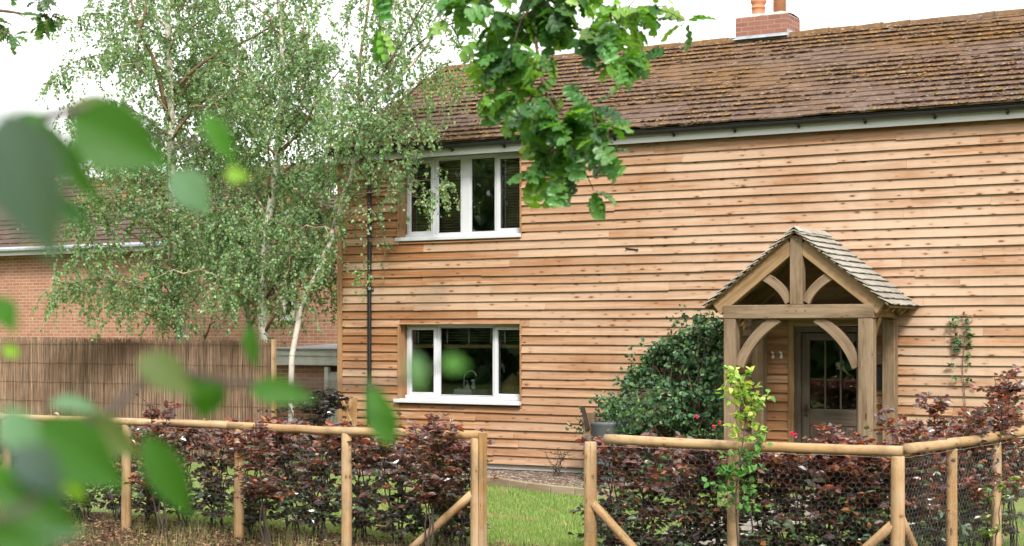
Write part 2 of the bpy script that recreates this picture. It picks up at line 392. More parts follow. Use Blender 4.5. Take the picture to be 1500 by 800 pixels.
M['beech_leaf'] = leafmat('copper_beech_leaf', .36, .30, .9, (1.9, 1.0, .6), coat=.5)
M['climb_leaf'] = leafmat('climber_leaf', .25, .38, .5)
M['near_leaf'] = leafmat('near_leaf', .36, .52, .22, (1.6, 1.7, .4), veins=True)
M['grass'] = leafmat('grass_blade', .4, .6, .2)
M['dead'] = leafmat('dry_leaf', .2, .8, .2, (1.2, 1, .7))
t = NT('bark_twig'); c = t.mix(t.noise(t.obj(), 30, 3), (.06, .04, .03), (.17, .115, .08)); M['twig'] = t.fin(c, .85, .2)
t = NT('beech_stem'); c = t.mix(t.noise(t.obj(), 30, 3), (.035, .027, .022), (.085, .068, .055)); M['stem'] = t.fin(c, .8, .2)
t = NT('birch_bark'); o = t.obj(); rr_ = t.attr('Col').outputs['Color']
c = t.mix(t.rng(t.noise(o, 5, 3), .35, .65), (.48, .43, .36), (.60, .56, .50))
lent = t.noise(t.mul(o, (7, 7, 34)), 1.0, 3, .6); c = t.mix(t.rng(lent, .60, .68), c, (.07, .05, .04))
patch = t.noise(t.mul(o, (4, 4, 2.2)), 1.0, 3, .6); c = t.mix(t.rng(patch, .64, .72), c, (.06, .045, .035))
c = t.mix(1.0, c, rr_, 'MULTIPLY'); t.bump(lent, .5, .01); M['birch_bark'] = t.fin(c, .75, .25)

t = NT('lawn'); o = t.obj()
c = t.mix(t.rng(t.noise(o, .8, 4), .35, .65), (.12, .19, .045), (.21, .25, .085)); c = t.mix(t.rng(t.noise(o, 9, 4, .7), .45, .75, 0, .6), c, (.26, .27, .10))
c = t.mix(t.rng(t.noise(o, 70, 2), .4, .8, 0, .6), c, (.05, .09, .02)); t.bump(t.noise(o, 60, 3), .8, .03); M['lawn'] = t.fin(c, .9, .15)
t = NT('mulch'); o = t.obj()
c = t.mix(t.rng(t.noise(o, 35, 4, .8), .35, .65), (.035, .02, .012), (.19, .12, .075)); c = t.mix(t.rng(t.noise(o, 2, 3), .5, .7, 0, .5), c, (.08, .08, .025)); t.bump(t.noise(o, 40, 5, .8), 1, .06); M['mulch'] = t.fin(c, .95, .1)
t = NT('gravel'); o = t.obj(); vo = t.n('TexVoronoi', {'Vector': o, 'Scale': 38.0}); sc_ = t.n('SeparateColor', {0: vo.outputs['Color']})
c = t.mix(sc_.outputs[0], (.035, .024, .018), (.17, .115, .085)); c = t.mix(t.rng(sc_.outputs[1], .88, .9), c, (.5, .45, .4)); t.bump(vo.outputs['Distance'], -1.0, .03); M['gravel'] = t.fin(c, .85, .2)
M['path'] = plain('pale_paving', (.22, .20, .17), .85, .2, var=.25, nscale=4)
M['log_edge'] = wood('edging_timber', (.36, .27, .17), (.22, .15, .09), (.1, .07, .05), (.30, .25, .19), kp=.1)

# ================================================================== ground
def sheet(name, x0, x1, y0, y1, z, mat, n=1, wob=0.0, kind='structure'):
    g = Geo(); xs = np.linspace(x0, x1, n + 1); ys = np.linspace(y0, y1, n + 1)
    V = np.array([[x, y, z] for y in ys for x in xs])
    if wob:
        for v in V:
            if v[0] in (x0, x1): v[0] += wob * (noise.noise((v[0], v[1] * 2, 1)))
            if v[1] in (y0, y1): v[1] += wob * (noise.noise((v[0] * 2, v[1], 5)))
    F = [[j*(n+1)+i, j*(n+1)+i+1, (j+1)*(n+1)+i+1, (j+1)*(n+1)+i] for j in range(n) for i in range(n)]
    g.add_np(V, F); return struct(g.build(name, mat), kind)
sheet('ground', -400, 400, -400, 500, 0.0, M['lawn'])
sheet('hedge_soil', -24, 4, -9.9, -7.35, .004, M['mulch'], 60, .35)
sheet('garden_path', -6.75, -5.75, -7.3, -1.2, .008, M['path'])
sheet('gravel_bed', -15.3, -8.6, -1.75, -.02, .012, M['gravel'], 30, .1)

# ================================================================== timber clad house
HX0, HX1 = -15.0, 3.2
HYB = 6.5
house = thing('timber_house', 'two storey house clad in larch boards under a mossy brown tiled roof', 'house', (-8, 0, 0))
WX0, WX1 = -13.85, -11.66                    # both windows
UZ0, UZ1, LZ0, LZ1 = 3.56, 4.88, .98, 2.24
DX0, DX1, DZ1 = -7.32, -6.26, 2.19           # door opening
openings = [(WX0, WX1, UZ0, UZ1), (WX0, WX1, LZ0, LZ1), (DX0, DX1, -1, DZ1)]
g = Geo()
EXP = .131
row = 0; z = .10
while z < 4.86:
    zt = min(z + EXP, 4.868)
    cuts = {HX0, HX1}
    for o in openings:
        if o[2] < zt - .002 and o[3] > z + .002: cuts |= {o[0], o[1]}
    x = HX0 + rs.uniform(.5, 3.5)
    while x < HX1: cuts.add(x); x += rs.choice([2.4, 3.0, 3.6, 4.2]) + rs.uniform(-.2, .2)
    cuts = sorted(cuts)
    for a, b in zip(cuts[:-1], cuts[1:]):
        z0, z1 = z, zt
        m = (a + b) / 2; skip = False
        for o in openings:
            if o[0] < m < o[1]:
                if o[2] <= z0 and o[3] >= z1: skip = True
                elif o[2] <= z0 < o[3] < z1: z0 = o[3]
                elif z0 < o[2] < z1 <= o[3]: z1 = o[2]
        if skip or z1 - z0 < .015: continue
        a2, b2 = a + .0012, b - .0012
        n = max(2, int((b2 - a2) / .35)); xs = np.linspace(a2, b2, n + 1)
        jz = rs.uniform(-.006, .006); tilt = rs.uniform(-.005, .005); r = rs.rand(); ph = rs.rand() * 100
        top = .022 if z1 == zt and zt < 4.85 else 0
        lip = rs.uniform(.040, .052); V = []; G = []; CS = []
        for xx in xs:
            wv = jz + tilt * (xx - m) / 2 + .005 * noise.noise((xx * .9, ph, 0)) + .0015 * noise.noise((xx * 5, ph, 3))
            yo = .004 * noise.noise((xx * .6, ph, 9))
            zb = z0 + (wv if z0 == z else 0); ztt = z1 + top
            for (yy, zz) in ((-lip + yo, zb), (-.008, ztt), (0, ztt), (-.002, zb)):
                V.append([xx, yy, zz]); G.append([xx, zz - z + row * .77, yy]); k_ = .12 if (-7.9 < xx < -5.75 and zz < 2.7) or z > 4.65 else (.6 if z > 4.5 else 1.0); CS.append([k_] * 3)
        F = [(0, 3, 2, 1), tuple(4*n + q for q in (0, 1, 2, 3))]
        for k in range(n):
            for q in range(4): F.append((4*k+q, 4*k+4+q, 4*k+4+(q+1) % 4, 4*k+(q+1) % 4))
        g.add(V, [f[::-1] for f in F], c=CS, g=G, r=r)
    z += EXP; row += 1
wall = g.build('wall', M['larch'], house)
# solid shell behind the boards, with openings
g = Geo()
def shell_wall(g, y0, y1, ops, zt):
    xs = sorted({HX0 + .03, HX1} | {q for o in ops for q in o[:2]})
    for a, b in zip(xs[:-1], xs[1:]):
        zs = [0.02, zt]
        for o in ops:
            if o[0] <= a and o[1] >= b: zs += [max(o[2], .02), o[3]]
        zs = sorted(zs); 
        for k in range(len(zs) - 1):
            m = (zs[k] + zs[k+1]) / 2
            if zs[k+1] - zs[k] < .01: continue
            if any(o[0] <= a and o[1] >= b and o[2] < m < o[3] for o in ops): continue
            g.box(a, b, y0, y1, zs[k], zs[k+1])
shell_wall(g, .004, .28, [(o[0] - .038, o[1] + .034, o[2], o[3] + (.012 if o[3] < 4 else 0)) for o in openings], 4.98)
g.box(HX0 + .03, HX1, HYB - .25, HYB, .02, 4.98)
for x in (HX0 + .03, HX1 - .25): g.box(x, x + .25, .29, HYB - .26, .02, 4.98)
g.box(HX0 + .3, HX1 - .3, .3, HYB - .3, 2.55, 2.75); g.box(HX0 + .3, HX1 - .3, 3.4, 3.5, .3, 2.54); g.box(HX0 + .3, HX1 - .3, 3.4, 3.5, 2.76, 4.9)
g.box(HX0 + .3, HX1 - .3, .3, HYB - .3, .2, .28); g.box(HX0 + .3, HX1 - .3, .3, HYB - .3, 4.91, 4.97)
g.build('inner_wall', M['plaster'], wall)
# side and back cladding
g = Geo(); 
for k in range(37):
    z = .1 + k * EXP; r = rs.rand()
    for (xa, xb, s) in ((HX0, HX0 + .028, -1),):
        lip = .02
        V = [[HX0 - lip, 0, z], [HX0 - lip, HYB, z], [HX0, HYB, z + EXP + .01], [HX0, 0, z + EXP + .01], [HX0 + .02, 0, z], [HX0 + .02, HYB, z]]
        g.add(V, [(0, 3, 2, 1), (0, 1, 5, 4)], g=[[v[1] + 40, v[2], v[0]] for v in V], r=r)
g.build('side_cladding', M['larch'], house)
for x in (HX0 + .005, HX1 - .02):                    # gable triangles
    g = Geo()
    V = [[x, 0, 4.98], [x, HYB, 4.98], [x, 3.25, 6.8], [x + .015, 0, 4.98], [x + .015, HYB, 4.98], [x + .015, 3.25, 6.8]]
    g.add(V, [(0, 1, 2), (3, 5, 4), (0, 2, 5, 3), (1, 4, 5, 2)], g=[[v[1], v[2], v[0]] for v in V]); g.build('gable_wall', M['larch'], house)
g = Geo(); g.box(HX0 - .022, HX0 + .045, -.052, -.003, .08, 4.86); g.box(HX0 - .05, HX0 - .024, -.052, .04, .08, 4.86); g.build('corner_board', M['larch_trim'], house, bevel=.003)
# fascia, soffit
g = Geo(); g.box(HX0 - .07, HX1, -.142, -.118, 4.850, 5.05)
fas = g.build('fascia', M['fascia'], house, bevel=.003)
g = Geo(); g.box(HX0 - .07, HX1, -.116, -.036, 4.873, 4.885); g.build('soffit', M['fascia'], fas)
# gutter
g = Geo(); n = 10; pts = []
for xx in (HX0 - .16, HX1):
    for k in range(n + 1):
        a = math.pi + math.pi * k / n; pts.append([xx, -.205 + .057 * math.cos(a), 5.005 + .057 * math.sin(a) * 1.05])
    for k in range(n, -1, -1):
        a = math.pi + math.pi * k / n; pts.append([xx, -.205 + .052 * math.cos(a), 5.008 + .052 * math.sin(a) * 1.05])
m = 2 * (n + 1); F = [[k, (k+1) % m, m + (k+1) % m, m + k] for k in range(m)]
g.add(pts, F + [list(range(n + 1)), list(range(m, m + n + 1))])
gut = g.build('gutter', M['black'], house)
for k in range(20):
    x = HX0 + .35 + k * .93
    g = Geo(); g.box(x - .018, x + .018, -.25, -.143, 4.932, 4.945); g.tube([[x, -.16, 4.93], [x, -.155, 4.905]], [.026, .012], 8)
    g.build('gutter_bracket', M['black'], gut)
dx = -14.4
g = Geo(); g.tube(smooth_path([[dx, -.205, 4.97], [dx, -.205, 4.9], [dx, -.14, 4.82], [dx, -.085, 4.74], [dx, -.075, 4.6], [dx, -.075, .1]], 40), .034, 12)
for zc in (4.3, 2.75, 1.2): g.tube([[dx, -.075, zc], [dx, -.075, zc + .09]], .041, 12); g.box(dx - .06, dx + .06, -.05, -.028, zc + .02, zc + .07)
g.build('downpipe', M['black'], house, smooth=True)
# roof tiles
EY, EZ, RY, RZ = -.245, 5.045, 3.25, 6.86
ang = math.atan2(RZ - EZ, RY - EY); ev = np.array([0, math.cos(ang), math.sin(ang)]); nv = np.array([0, -math.sin(ang), math.cos(ang)])
SL = math.hypot(RZ - EZ, RY - EY); NC = 19; GA = SL / NC
RX0 = HX0 - .12
g = Geo(); mg = Geo()
def blobs(mg, P, S, C):
    T = np.array([[1,0,0],[-1,0,0],[0,1,0],[0,-1,0],[0,0,1],[.7,.7,.35],[-.7,.7,.3],[.7,-.7,.35],[-.7,-.7,.3]], float)
    F = np.array([[4,0,5],[4,5,2],[4,2,6],[4,6,1],[4,1,8],[4,8,3],[4,3,7],[4,7,0],[0,7,3],[0,2,5],[1,6,2],[1,3,8]])
    n = len(P); V = P[:, None] + T[None] * S[:, None] * (1 + .5 * (rs.rand(n, 9, 1) - .5))
    mg.add_np(V.reshape(-1, 3), (F[None] + np.arange(n)[:, None, None] * 9).reshape(-1, 3), c=np.repeat(C, 9, 0), r=0)
for i in range(NC):
    xw = RX0 - (.1 if i % 2 else 0); 
    while xw < HX1 + .1:
        wd = .2 + rs.uniform(-.012, .012)
        a, b = max(xw, RX0) + .002, min(xw + wd, HX1 + .1) - .002
        if b - a > .03:
            s0 = i * GA + rs.uniform(-.012, .012); s1 = (i + 1) * GA + .03
            lift = .027 + rs.uniform(-.008, .010); sk = rs.uniform(-.006, .006); h = .022
            base = np.array([0, EY, EZ])
            P = lambda x, s, u: np.array([x, 0, 0]) + base + ev * s + nv * u
            V = [P(a, s0 + sk, lift), P(b, s0 - sk, lift + sk), P(b, s1, .008), P(a, s1, .008), P(a, s0 + sk, lift - h), P(b, s0 - sk, lift - h + sk), P(b, s1, -.012), P(a, s1, -.012)]
            g.add(V, [(0, 1, 2, 3), (0, 4, 5, 1), (1, 5, 6, 2), (3, 7, 4, 0), (4, 7, 6, 5)])
        xw += wd
roof = g.build('roof', M['roof'], house)
N = 52000
xi = rs.uniform(RX0, HX1, N); ci = rs.randint(0, NC, N); fr_ = np.where(rs.rand(N) < .7, rs.exponential(.035, N), rs.rand(N)); fr_ = np.clip(fr_, -.05, .95)
dens = np.array([noise.noise((x * .45, c * .3, 4.2)) for x, c in zip(xi, ci)]) + .35 * np.array([noise.noise((x * 2, c * .8, 1)) for x, c in zip(xi, ci)])
keep = (dens > rs.uniform(-.25, .5, N)); xi, ci, fr_, dens = xi[keep], ci[keep], fr_[keep], dens[keep]
ss = (ci + fr_) * GA; uu = .030 - fr_ * .03
P = np.array([0, EY, EZ]) + np.stack([xi, 0*xi, 0*xi], 1) + ss[:, None] * ev + uu[:, None] * nv
sz = rs.uniform(.009, .028, len(P)) * rs.uniform(.6, 1.5, len(P)); S = np.stack([sz * rs.uniform(.8, 2.0, len(P)), sz, sz * .8], 1)
C = pick([(.16, .10, .062), (.20, .115, .045), (.25, .15, .055), (.13, .085, .065), (.19, .145, .12)], len(P), [.28, .22, .10, .26, .14])
blobs(mg, P, S, C); mg.build('moss', M['moss'], roof)
g = Geo()
x = RX0
while x < HX1:                                        # ridge tiles
    L_ = .42; ps = [[x, RY, RZ - .045 + rs.uniform(-.008, .008)], [x + L_, RY, RZ - .045 + rs.uniform(-.008, .008)]]
    g.tube(ps, [.105, .11], 10, rough=.06); x += L_ + .006
g.build('ridge', M['roof'], roof)
g = Geo()
for k, (sa, sb) in enumerate(((0, SL),)):            # back slope and verge strip
    V = [[RX0, RY, RZ], [HX1, RY, RZ], [HX1, 2*RY - EY, EZ], [RX0, 2*RY - EY, EZ], [RX0, RY, RZ - .03], [HX1, RY, RZ - .03], [HX1, 2*RY - EY, EZ - .03], [RX0, 2*RY - EY, EZ - .03]]
    g.add(V, [(0, 1, 2, 3), (4, 7, 6, 5), (3, 2, 6, 7), (0, 3, 7, 4)])
    V = [[RX0 + .02, EY + .06, EZ - .03], [HX1, EY + .06, EZ - .03], [HX1, RY, RZ - .03], [RX0 + .02, RY, RZ - .03]]
    g.add(V, [(0, 1, 2, 3)])
g.build('rear_slope', M['roof'], roof)
g = Geo(); b0 = np.array([RX0 + .03, EY + .05, EZ - .045]); b1 = np.array([RX0 + .03, RY, RZ - .05]); g.beam(b0, b1, .03, .06, up=nv); g.build('verge', M['mortar'], roof)
# chimney
CX0, CX1, CY0, CY1 = -9.42, -8.55, 3.12, 3.74
g = Geo(); g.box(CX0, CX1, CY0, CY1, 6.5, 7.20); ch = g.build('chimney', M['brick_stack'], house)
g = Geo()
V = []; NX = 9
for j, (dy, dz) in enumerate(((0.0, 0), (.06, .05), (.31, .07), (.56, .05), (.62, 0))):
    for i in range(NX):
        e = .0 if 0 < i < NX - 1 else -.0
        V.append([CX0 + (CX1 - CX0) * i / (NX - 1), CY0 + dy, 7.202 + dz * (0.55 if i in (0, NX - 1) else 1) + .012 * noise.noise((i * .9, j * .8, 2))])
g.add_np(np.array(V), [[j*NX+i, j*NX+i+1, (j+1)*NX+i+1, (j+1)*NX+i] for j in range(4) for i in range(NX - 1)]); g.box(CX0+.01, CX1-.01, CY0+.01, CY1-.01, 7.2, 7.212); g.build('flaunching', M['mortar'], ch)
g = Geo(); g.box(CX0 - .012, CX1 + .012, CY0 - .014, CY0 - .002, 6.70, 6.895); V = [[CX0-.02, CY0-.015, 6.865], [CX1+.05, CY0-.015, 6.865], [CX1+.05, CY0-.12, 6.83], [CX0-.02, CY0-.12, 6.83]]
g.add(V, [(0, 3, 2, 1)]); g.box(CX1 + .002, CX1 + .012, CY0, CY1, 6.75, 6.95); g.build('flashing', M['lead'], ch)
for px in (1111, 1142):
    p = onY(px, 12, 3.43)
    g = Geo(); pr = [(.115, 0), (.112, .03), (.105, .06), (.105, .14), (.118, .15), (.118, .165), (.106, .175), (.106, .21), (.125, .235), (.13, .26), (.13, .3), (.10, .3)] if px == 1111 else [(.103, 0), (.103, .36), (.115, .37), (.115, .42), (.085, .42)]
    g.lathe((p[0], 3.43, 7.24), pr, 20); g.build('chimney_pot', M['terracotta'], ch, smooth=True)

# windows
YF = .17
def window(zb, zt, panes, sill_out, blind):
    """frame on the plane y = YF; panes = (left and right edge of the glass as a fraction, opens, has a blind)"""
    W = WX1 - WX0; g = Geo(); X = lambda f: WX0 + f * W; ed = []
    for f0, f1, op, bl in panes: e = .038 if op else .018; ed.append((X(f0) - e, X(f1) + e, .05 if op else .04))
    g.box(WX0 + .002, ed[0][0], YF, YF + .07, zb, zt); g.box(ed[-1][1], WX1 - .002, YF, YF + .07, zb, zt)
    for p, q in zip(ed[:-1], ed[1:]): g.box(p[1], q[0], YF, YF + .07, zb, zt)
    for a, b, fw in ed: g.box(a, b, YF + .001, YF + .069, zb, zb + fw); g.box(a, b, YF + .001, YF + .069, zt - fw, zt)
    fr = g.build('window', M['upvc'], house, bevel=.006)
    for (f0, f1, op, bl), (ea, eb, fw) in zip(panes, ed):
        a, b = X(f0), X(f1); z0, z1 = (zb + .092, zt - .09) if op else (zb + .062, zt - .06)
        sw = .056 if op else .019; yo = YF - .02 if op else YF + .014
        if not op: sw = .0165
        g = Geo(); g.box(a - sw, a, yo, YF + .05, z0 - sw, z1 + sw); g.box(b, b + sw, yo, YF + .05, z0 - sw, z1 + sw); g.box(a, b, yo + .001, YF + .05, z0 - sw, z0); g.box(a, b, yo + .001, YF + .05, z1, z1 + sw)
        g.build('sash', M['upvc'], fr, bevel=.006)
        g = Geo(); q = .009; gy = YF + .028
        for (u0, u1, v0, v1) in ((a, a + q, z0, z1), (b - q, b, z0, z1), (a + q, b - q, z0, z0 + q), (a + q, b - q, z1 - q, z1)): g.box(u0, u1, gy - .008, gy - .001, v0, v1)
        g.build('gasket', M['black'], fr)
        g = Geo(); g.add([[a, gy, z0], [b, gy, z0], [b, gy, z1], [a, gy, z1]], [(0, 1, 2, 3)]); g.build('pane', M['glass'], fr)
    g = Geo(); g.box(WX0 - .0, WX1 - .0, -.04, YF - .002, zb - .035, zb - .006)
    g.box(WX0 - .07, WX1 + .03, -.065 - sill_out, -.04, zb - .068, zb - .012)
    g.box(WX0 + .003, WX1 - .003, YF - .05, YF - .021, zb - .006, zb + .045)
    g.build('sill', M['upvc'], fr, bevel=.006)
    return fr
upan = [(.038, .214, True, 1), (.275, .456, False, 1), (.552, .738, False, 0), (.790, .968, True, 1)]
lpan = [(.045, .238, True, 1), (.292, .722, False, 1), (.772, .965, True, 1)]
ufr = window(UZ0 + .06, UZ1 - .005, upan, 0, True)
lfr = window(LZ0 + .09, LZ1, lpan, .05, True)
# jamb boards of the openings
for (z0, z1, fr) in ((UZ0, UZ1, ufr), (LZ0, LZ1, lfr)):
    for xa, xb in ((WX0 - .035, WX0 - .001), (WX1 + .001, WX1 + .03)): g = Geo(); g.box(xa, xb, -.046, YF + .075, z0 - .02, z1 - .003); g.build('jamb', M['larch_trim'], fr, bevel=.003)
    if z1 < 4: g = Geo(); g.box(WX0, WX1, .003, YF + .075, z1 + .001, z1 + .011); g.build('head_lining', M['larch_trim'], fr)
# blinds
def blind(fr, xa, xb, z0, z1, stack):
    g = Geo(); zz = z1
    while zz > z0:
        g.beam((xa, YF + .12, zz), (xb, YF + .12, zz), .05, .003, up=(0, -.6, .8) if not stack else (0, .2, .98)); zz -= .042
    b = g.build('blind', M['slat'], fr)
    for f in (.2, .8) if xb - xa < .8 else (.1, .5, .9): g = Geo(); g.box(xa + (xb - xa) * f - .012, xa + (xb - xa) * f + .012, YF + .086, YF + .09, z0, z1); g.build('tape', M['tape'], b)
    if stack: g = Geo(); g.box(xa, xb, YF + .095, YF + .145, z0 - .075, z0 - .02); g.build('bottom_rail', M['railwood'], b, bevel=.004)
Wd = WX1 - WX0
blind(ufr, WX0 + .03, WX0 + .485 * Wd, UZ0 + .1, UZ1 - .06, False); blind(ufr, WX0 + .765 * Wd, WX1 - .03, UZ0 + .1, UZ1 - .06, False)
for f0, f1 in ((.03, .26), (.28, .735), (.76, .98)): blind(lfr, WX0 + f0 * Wd, WX0 + f1 * Wd, LZ1 - .30, LZ1 - .05, True)
def handle(fr, x, z):
    g = Geo(); g.box(x - .012, x + .012, YF + .052, YF + .062, z - .03, z + .03); g.tube(smooth_path([[x, YF + .06, z], [x, YF + .09, z], [x + .005, YF + .1, z - .03], [x + .012, YF + .1, z - .11]], 12), .009, 8); g.build('handle', M['upvc'], fr, smooth=True)
handle(ufr, WX0 + .815 * Wd, UZ0 + .62); handle(lfr, WX0 + .79 * Wd, LZ0 + .62)
for f in (.14, .87):
    g = Geo(); g.box(WX0 + f * Wd - .13, WX0 + f * Wd + .13, YF - .012, YF - .002, LZ1 - .026, LZ1 - .012); g.build('trickle_vent', M['upvc'], lfr)

# front door, frame, hooks, box, staple
g = Geo(); g.box(DX0 + .002, DX0 + .085, -.02, .12, .04, DZ1 - .08); g.box(DX1 - .085, DX1 - .002, -.02, .12, .04, DZ1 - .08); g.box(DX0 + .002, DX1 - .002, -.019, .12, DZ1 - .078, DZ1 - .002)
df = g.build('door_frame', M['oak_door'], house, bevel=.005)
g = Geo(); g.box(DX0 - .085, DX0 - .002, -.05, -.003, .04, DZ1 + .02); g.box(DX1 + .002, DX1 + .085, -.05, -.003, .04, DZ1 + .02); g.box(DX0 - .085, DX1 + .085, -.051, -.003, DZ1 + .022, DZ1 + .10); g.build('architrave', M['oak_gold'], df, bevel=.004)
da, db = DX0 + .09, DX1 - .09; yd = .03
g = Geo(); g.box(da, da + .11, yd, yd + .05, .05, DZ1 - .085); g.box(db - .11, db, yd, yd + .05, .05, DZ1 - .085)
g.box(da + .112, db - .112, yd + .001, yd + .049, DZ1 - .19, DZ1 - .085); g.box(da + .112, db - .112, yd + .001, yd + .049, .83, 1.06); g.box(da + .112, db - .112, yd + .001, yd + .049, .05, .22)
door = g.build('door', M['oak_door'], house, bevel=.005)
g = Geo(); npl = 6; pw = (db - da - .224) / npl
for k in range(npl): g.box(da + .112 + k * pw + .002, da + .112 + (k + 1) * pw - .002, yd + .014, yd + .034, .222, .828)
g.build('door_panel', M['oak_door'], door, bevel=.004)
gw = (db - da - .224)
for k in (1, 2): g = Geo(); x = da + .112 + gw * k / 3; g.box(x - .011, x + .011, yd + .005, yd + .02, 1.062, DZ1 - .192); g.build('glazing_bar', M['oak_door'], door)
g = Geo(); g.add([[da+.112, yd+.024, 1.06], [db-.112, yd+.024, 1.06], [db-.112, yd+.024, DZ1-.19], [da+.112, yd+.024, DZ1-.19]], [(0, 1, 2, 3)]); g.build('pane', M['glass'], door)
g = Geo(); hx = da + .06; g.box(hx - .022, hx + .022, yd - .008, yd - .001, .95, 1.12); g.tube(smooth_path([[hx, yd - .01, 1.06], [hx, yd - .05, 1.06], [hx + .03, yd - .055, 1.06], [hx + .12, yd - .05, 1.058]], 12), .008, 8); g.build('handle', M['iron'], door)
for px in (1133, 1145):
    p = onY(px, 521, -.03)
    g = Geo(); g.box(p[0] - .012, p[0] + .012, -.036, -.03, p[2] - .04, p[2] + .05); g.tube(smooth_path([[p[0], -.036, p[2] - .02], [p[0], -.06, p[2] - .045], [p[0], -.085, p[2] - .03], [p[0], -.09, p[2] + .0]], 12), .006, 6); g.tube(smooth_path([[p[0], -.036, p[2] + .03], [p[0], -.08, p[2] + .03], [p[0], -.1, p[2] + .06]], 8), .006, 6); g.build('coat_hook', M['steel'], house)
p = onY(1289, 553, -.05); g = Geo(); g.box(p[0] - .085, p[0] + .085, -.11, -.03, p[2] - .15, p[2] + .15); g.box(p[0] - .1, p[0] + .1, -.125, -.03, p[2] + .152, p[2] + .172); g.build('post_box', M['black'], house, bevel=.006)
p = onY(926, 365, -.035); g = Geo(); g.tube([p + [-.085, -.005, .012], p + [.085, -.005, -.012]], .011, 6); g.tube([p + [-.085, .01, .012], p + [-.085, -.03, .012]], .014, 6); g.tube([p + [.085, .01, -.012], p + [.085, -.03, -.012]], .014, 6); g.build('iron_staple', M['iron'], house)

# ------------------------------------------------------------------ things on the kitchen worktop
g = Geo(); g.box(HX0 + .35, -9.8, .29, .95, 1.06, 1.12); wt = g.build('worktop', M['worktop'], loc=(-12.5, .6, .95)); tag(wt, 'dark kitchen worktop inside the ground floor window', 'worktop')
WT = 1.12
def at_wt(px, y): p = onY(px, 560, y); return np.array([p[0], y, WT])
b = at_wt(680, .55)
g = Geo(); hgt = .58
pts = [b + [0, 0, 0], b + [0, 0, .24]] + [b + [.12 - .12 * math.cos(a), 0, .24 + .14 * math.sin(a)] for a in np.linspace(.15, math.pi * .86, 9)]
g.tube(smooth_path(pts, 40), .013, 8); g.tube([b, b + [0, 0, .06]], .028, 10); g.tube([b + [0, -.02, .08], b + [-.09, -.06, .12]], .008, 6)
tp = g.build('tap', M['steel'], loc=b, smooth=True); tag(tp, 'tall swan neck steel tap behind the ground floor window', 'tap')
b = at_wt(685, .44); g = Geo(); g.lathe(b + [0, 0, .02], [(.0, 0), (.042, 0), (.045, .015), (.045, .10), (.032, .135), (.015, .15), (.015, .16)], 14); sbm = thing('soap_bottle', 'pale squat soap bottle with pump standing by the kitchen tap', 'bottle', b, 'bottles on the window worktop'); g.build('bottle', M['soap'], sbm, smooth=True)
g = Geo(); g.lathe(b + [0, 0, .181], [(.012, 0), (.012, .02), (.005, .025), (.005, .05)], 8); g.tube([b + [0, 0, .23], b + [-.045, 0, .222]], .007, 6); g.build('pump', M['white_ceramic'], sbm)
b = at_wt(694, .47); g = Geo(); g.lathe(b, [(0, 0), (.040, 0), (.042, .02), (.040, .14), (.026, .18), (.014, .195), (.014, .21)], 14); sp = thing('spray_bottle', 'taller clear spray bottle on the kitchen worktop under the tap spout', 'bottle', b, 'bottles on the window worktop'); g.build('bottle', M['soap'], sp, smooth=True)
g = Geo(); g.box(b[0] - .045, b[0] + .025, b[1] - .015, b[1] + .015, WT + .212, WT + .25); g.build('trigger', M['white_ceramic'], sp, bevel=.006)
b = at_wt(681, .38); g = Geo(); g.beam(b + [-.17, 0, .05], b + [.17, 0, .05], .15, .095, taper=1); bw = g.build('washing_up_bowl', M['white_ceramic'], loc=b, bevel=.015); tag(bw, 'small white washing up tray by the kitchen window pane', 'tray')
b = at_wt(707, .40); g = Geo()
for k in range(5): g.lathe(b + [0, 0, .0 + .018 * k], [(0, 0), (.09, 0), (.16, .014), (.16, .017), (.09, .006), (0, .006)], 20)
pl = g.build('plate_stack', M['white_ceramic'], loc=b); tag(pl, 'stack of pale plates beside the washing up tray in the window', 'plates')
b = at_wt(747, .45); g = Geo(); V = []
for j in range(8):
    for i in range(10):
        a = i * 2 * math.pi / 10; h_ = j / 7; rr = .25 * math.sqrt(max(.02, 1 - h_ ** 2.2)) * (1 + .25 * noise.noise((math.cos(a) * 1.3, math.sin(a) * 1.3, h_ * 2)))
        V.append(b + [rr * math.cos(a) * 1.15, rr * math.sin(a) * .7, .30 * h_ + .05 * h_ * math.cos(a)])
g.add_np(np.array(V), [[j*10+i, j*10+(i+1) % 10, (j+1)*10+(i+1) % 10, (j+1)*10+i] for j in range(7) for i in range(10)]); sk = g.build('hessian_sack', M['wicker'], loc=b, smooth=True); tag(sk, 'lumpy tan sack sitting in the right hand pane of the kitchen window', 'sack')

# ================================================================== oak porch
PX0, PX1, PYF, PYR = -7.79, -5.95, -1.16, -.13
PCX = (PX0 + PX1) / 2
porch = thing('oak_porch', 'open oak framed porch with arched braces and a small shingled gable roof', 'porch', (PCX, -.6, 0))
BZ0, BZ1 = 2.29, 2.47
for x, y, w_ in ((PX0, PYF, .165), (PX1, PYF, .19), (PX0, PYR, .17), (PX1, PYR, .17)):
    g = Geo(); top = BZ0 - .002 if y == PYF else 2.28
    g.box(x - w_/2, x + w_/2, y - .085, y + .085, .02, top); g.build('post', M['oak_grey'], porch, bevel=.008)
g = Geo(); g.box(PX0 - .09, PX1 + .11, PYF - .09, PYF + .09, BZ0, BZ1); tb = g.build('tie_beam', M['oak_grey'], porch, bevel=.008)
for f in (.44, .5, .56, .30, .80): 
    x = PX0 - .09 + f * 2.04; zz = BZ0 + (.11 if .4 < f < .6 else .03); g = Geo(); g.tube([[x, PYF - .088, zz], [x, PYF - .1, zz]], .011, 8); g.build('peg', M['oak_gold'], tb)
g = Geo(); g.box(PX0 - .07, PX1 + .07, PYR - .07, PYR + .06, 2.285, 2.43); g.build('wall_beam', M['oak_grey'], porch, bevel=.006)
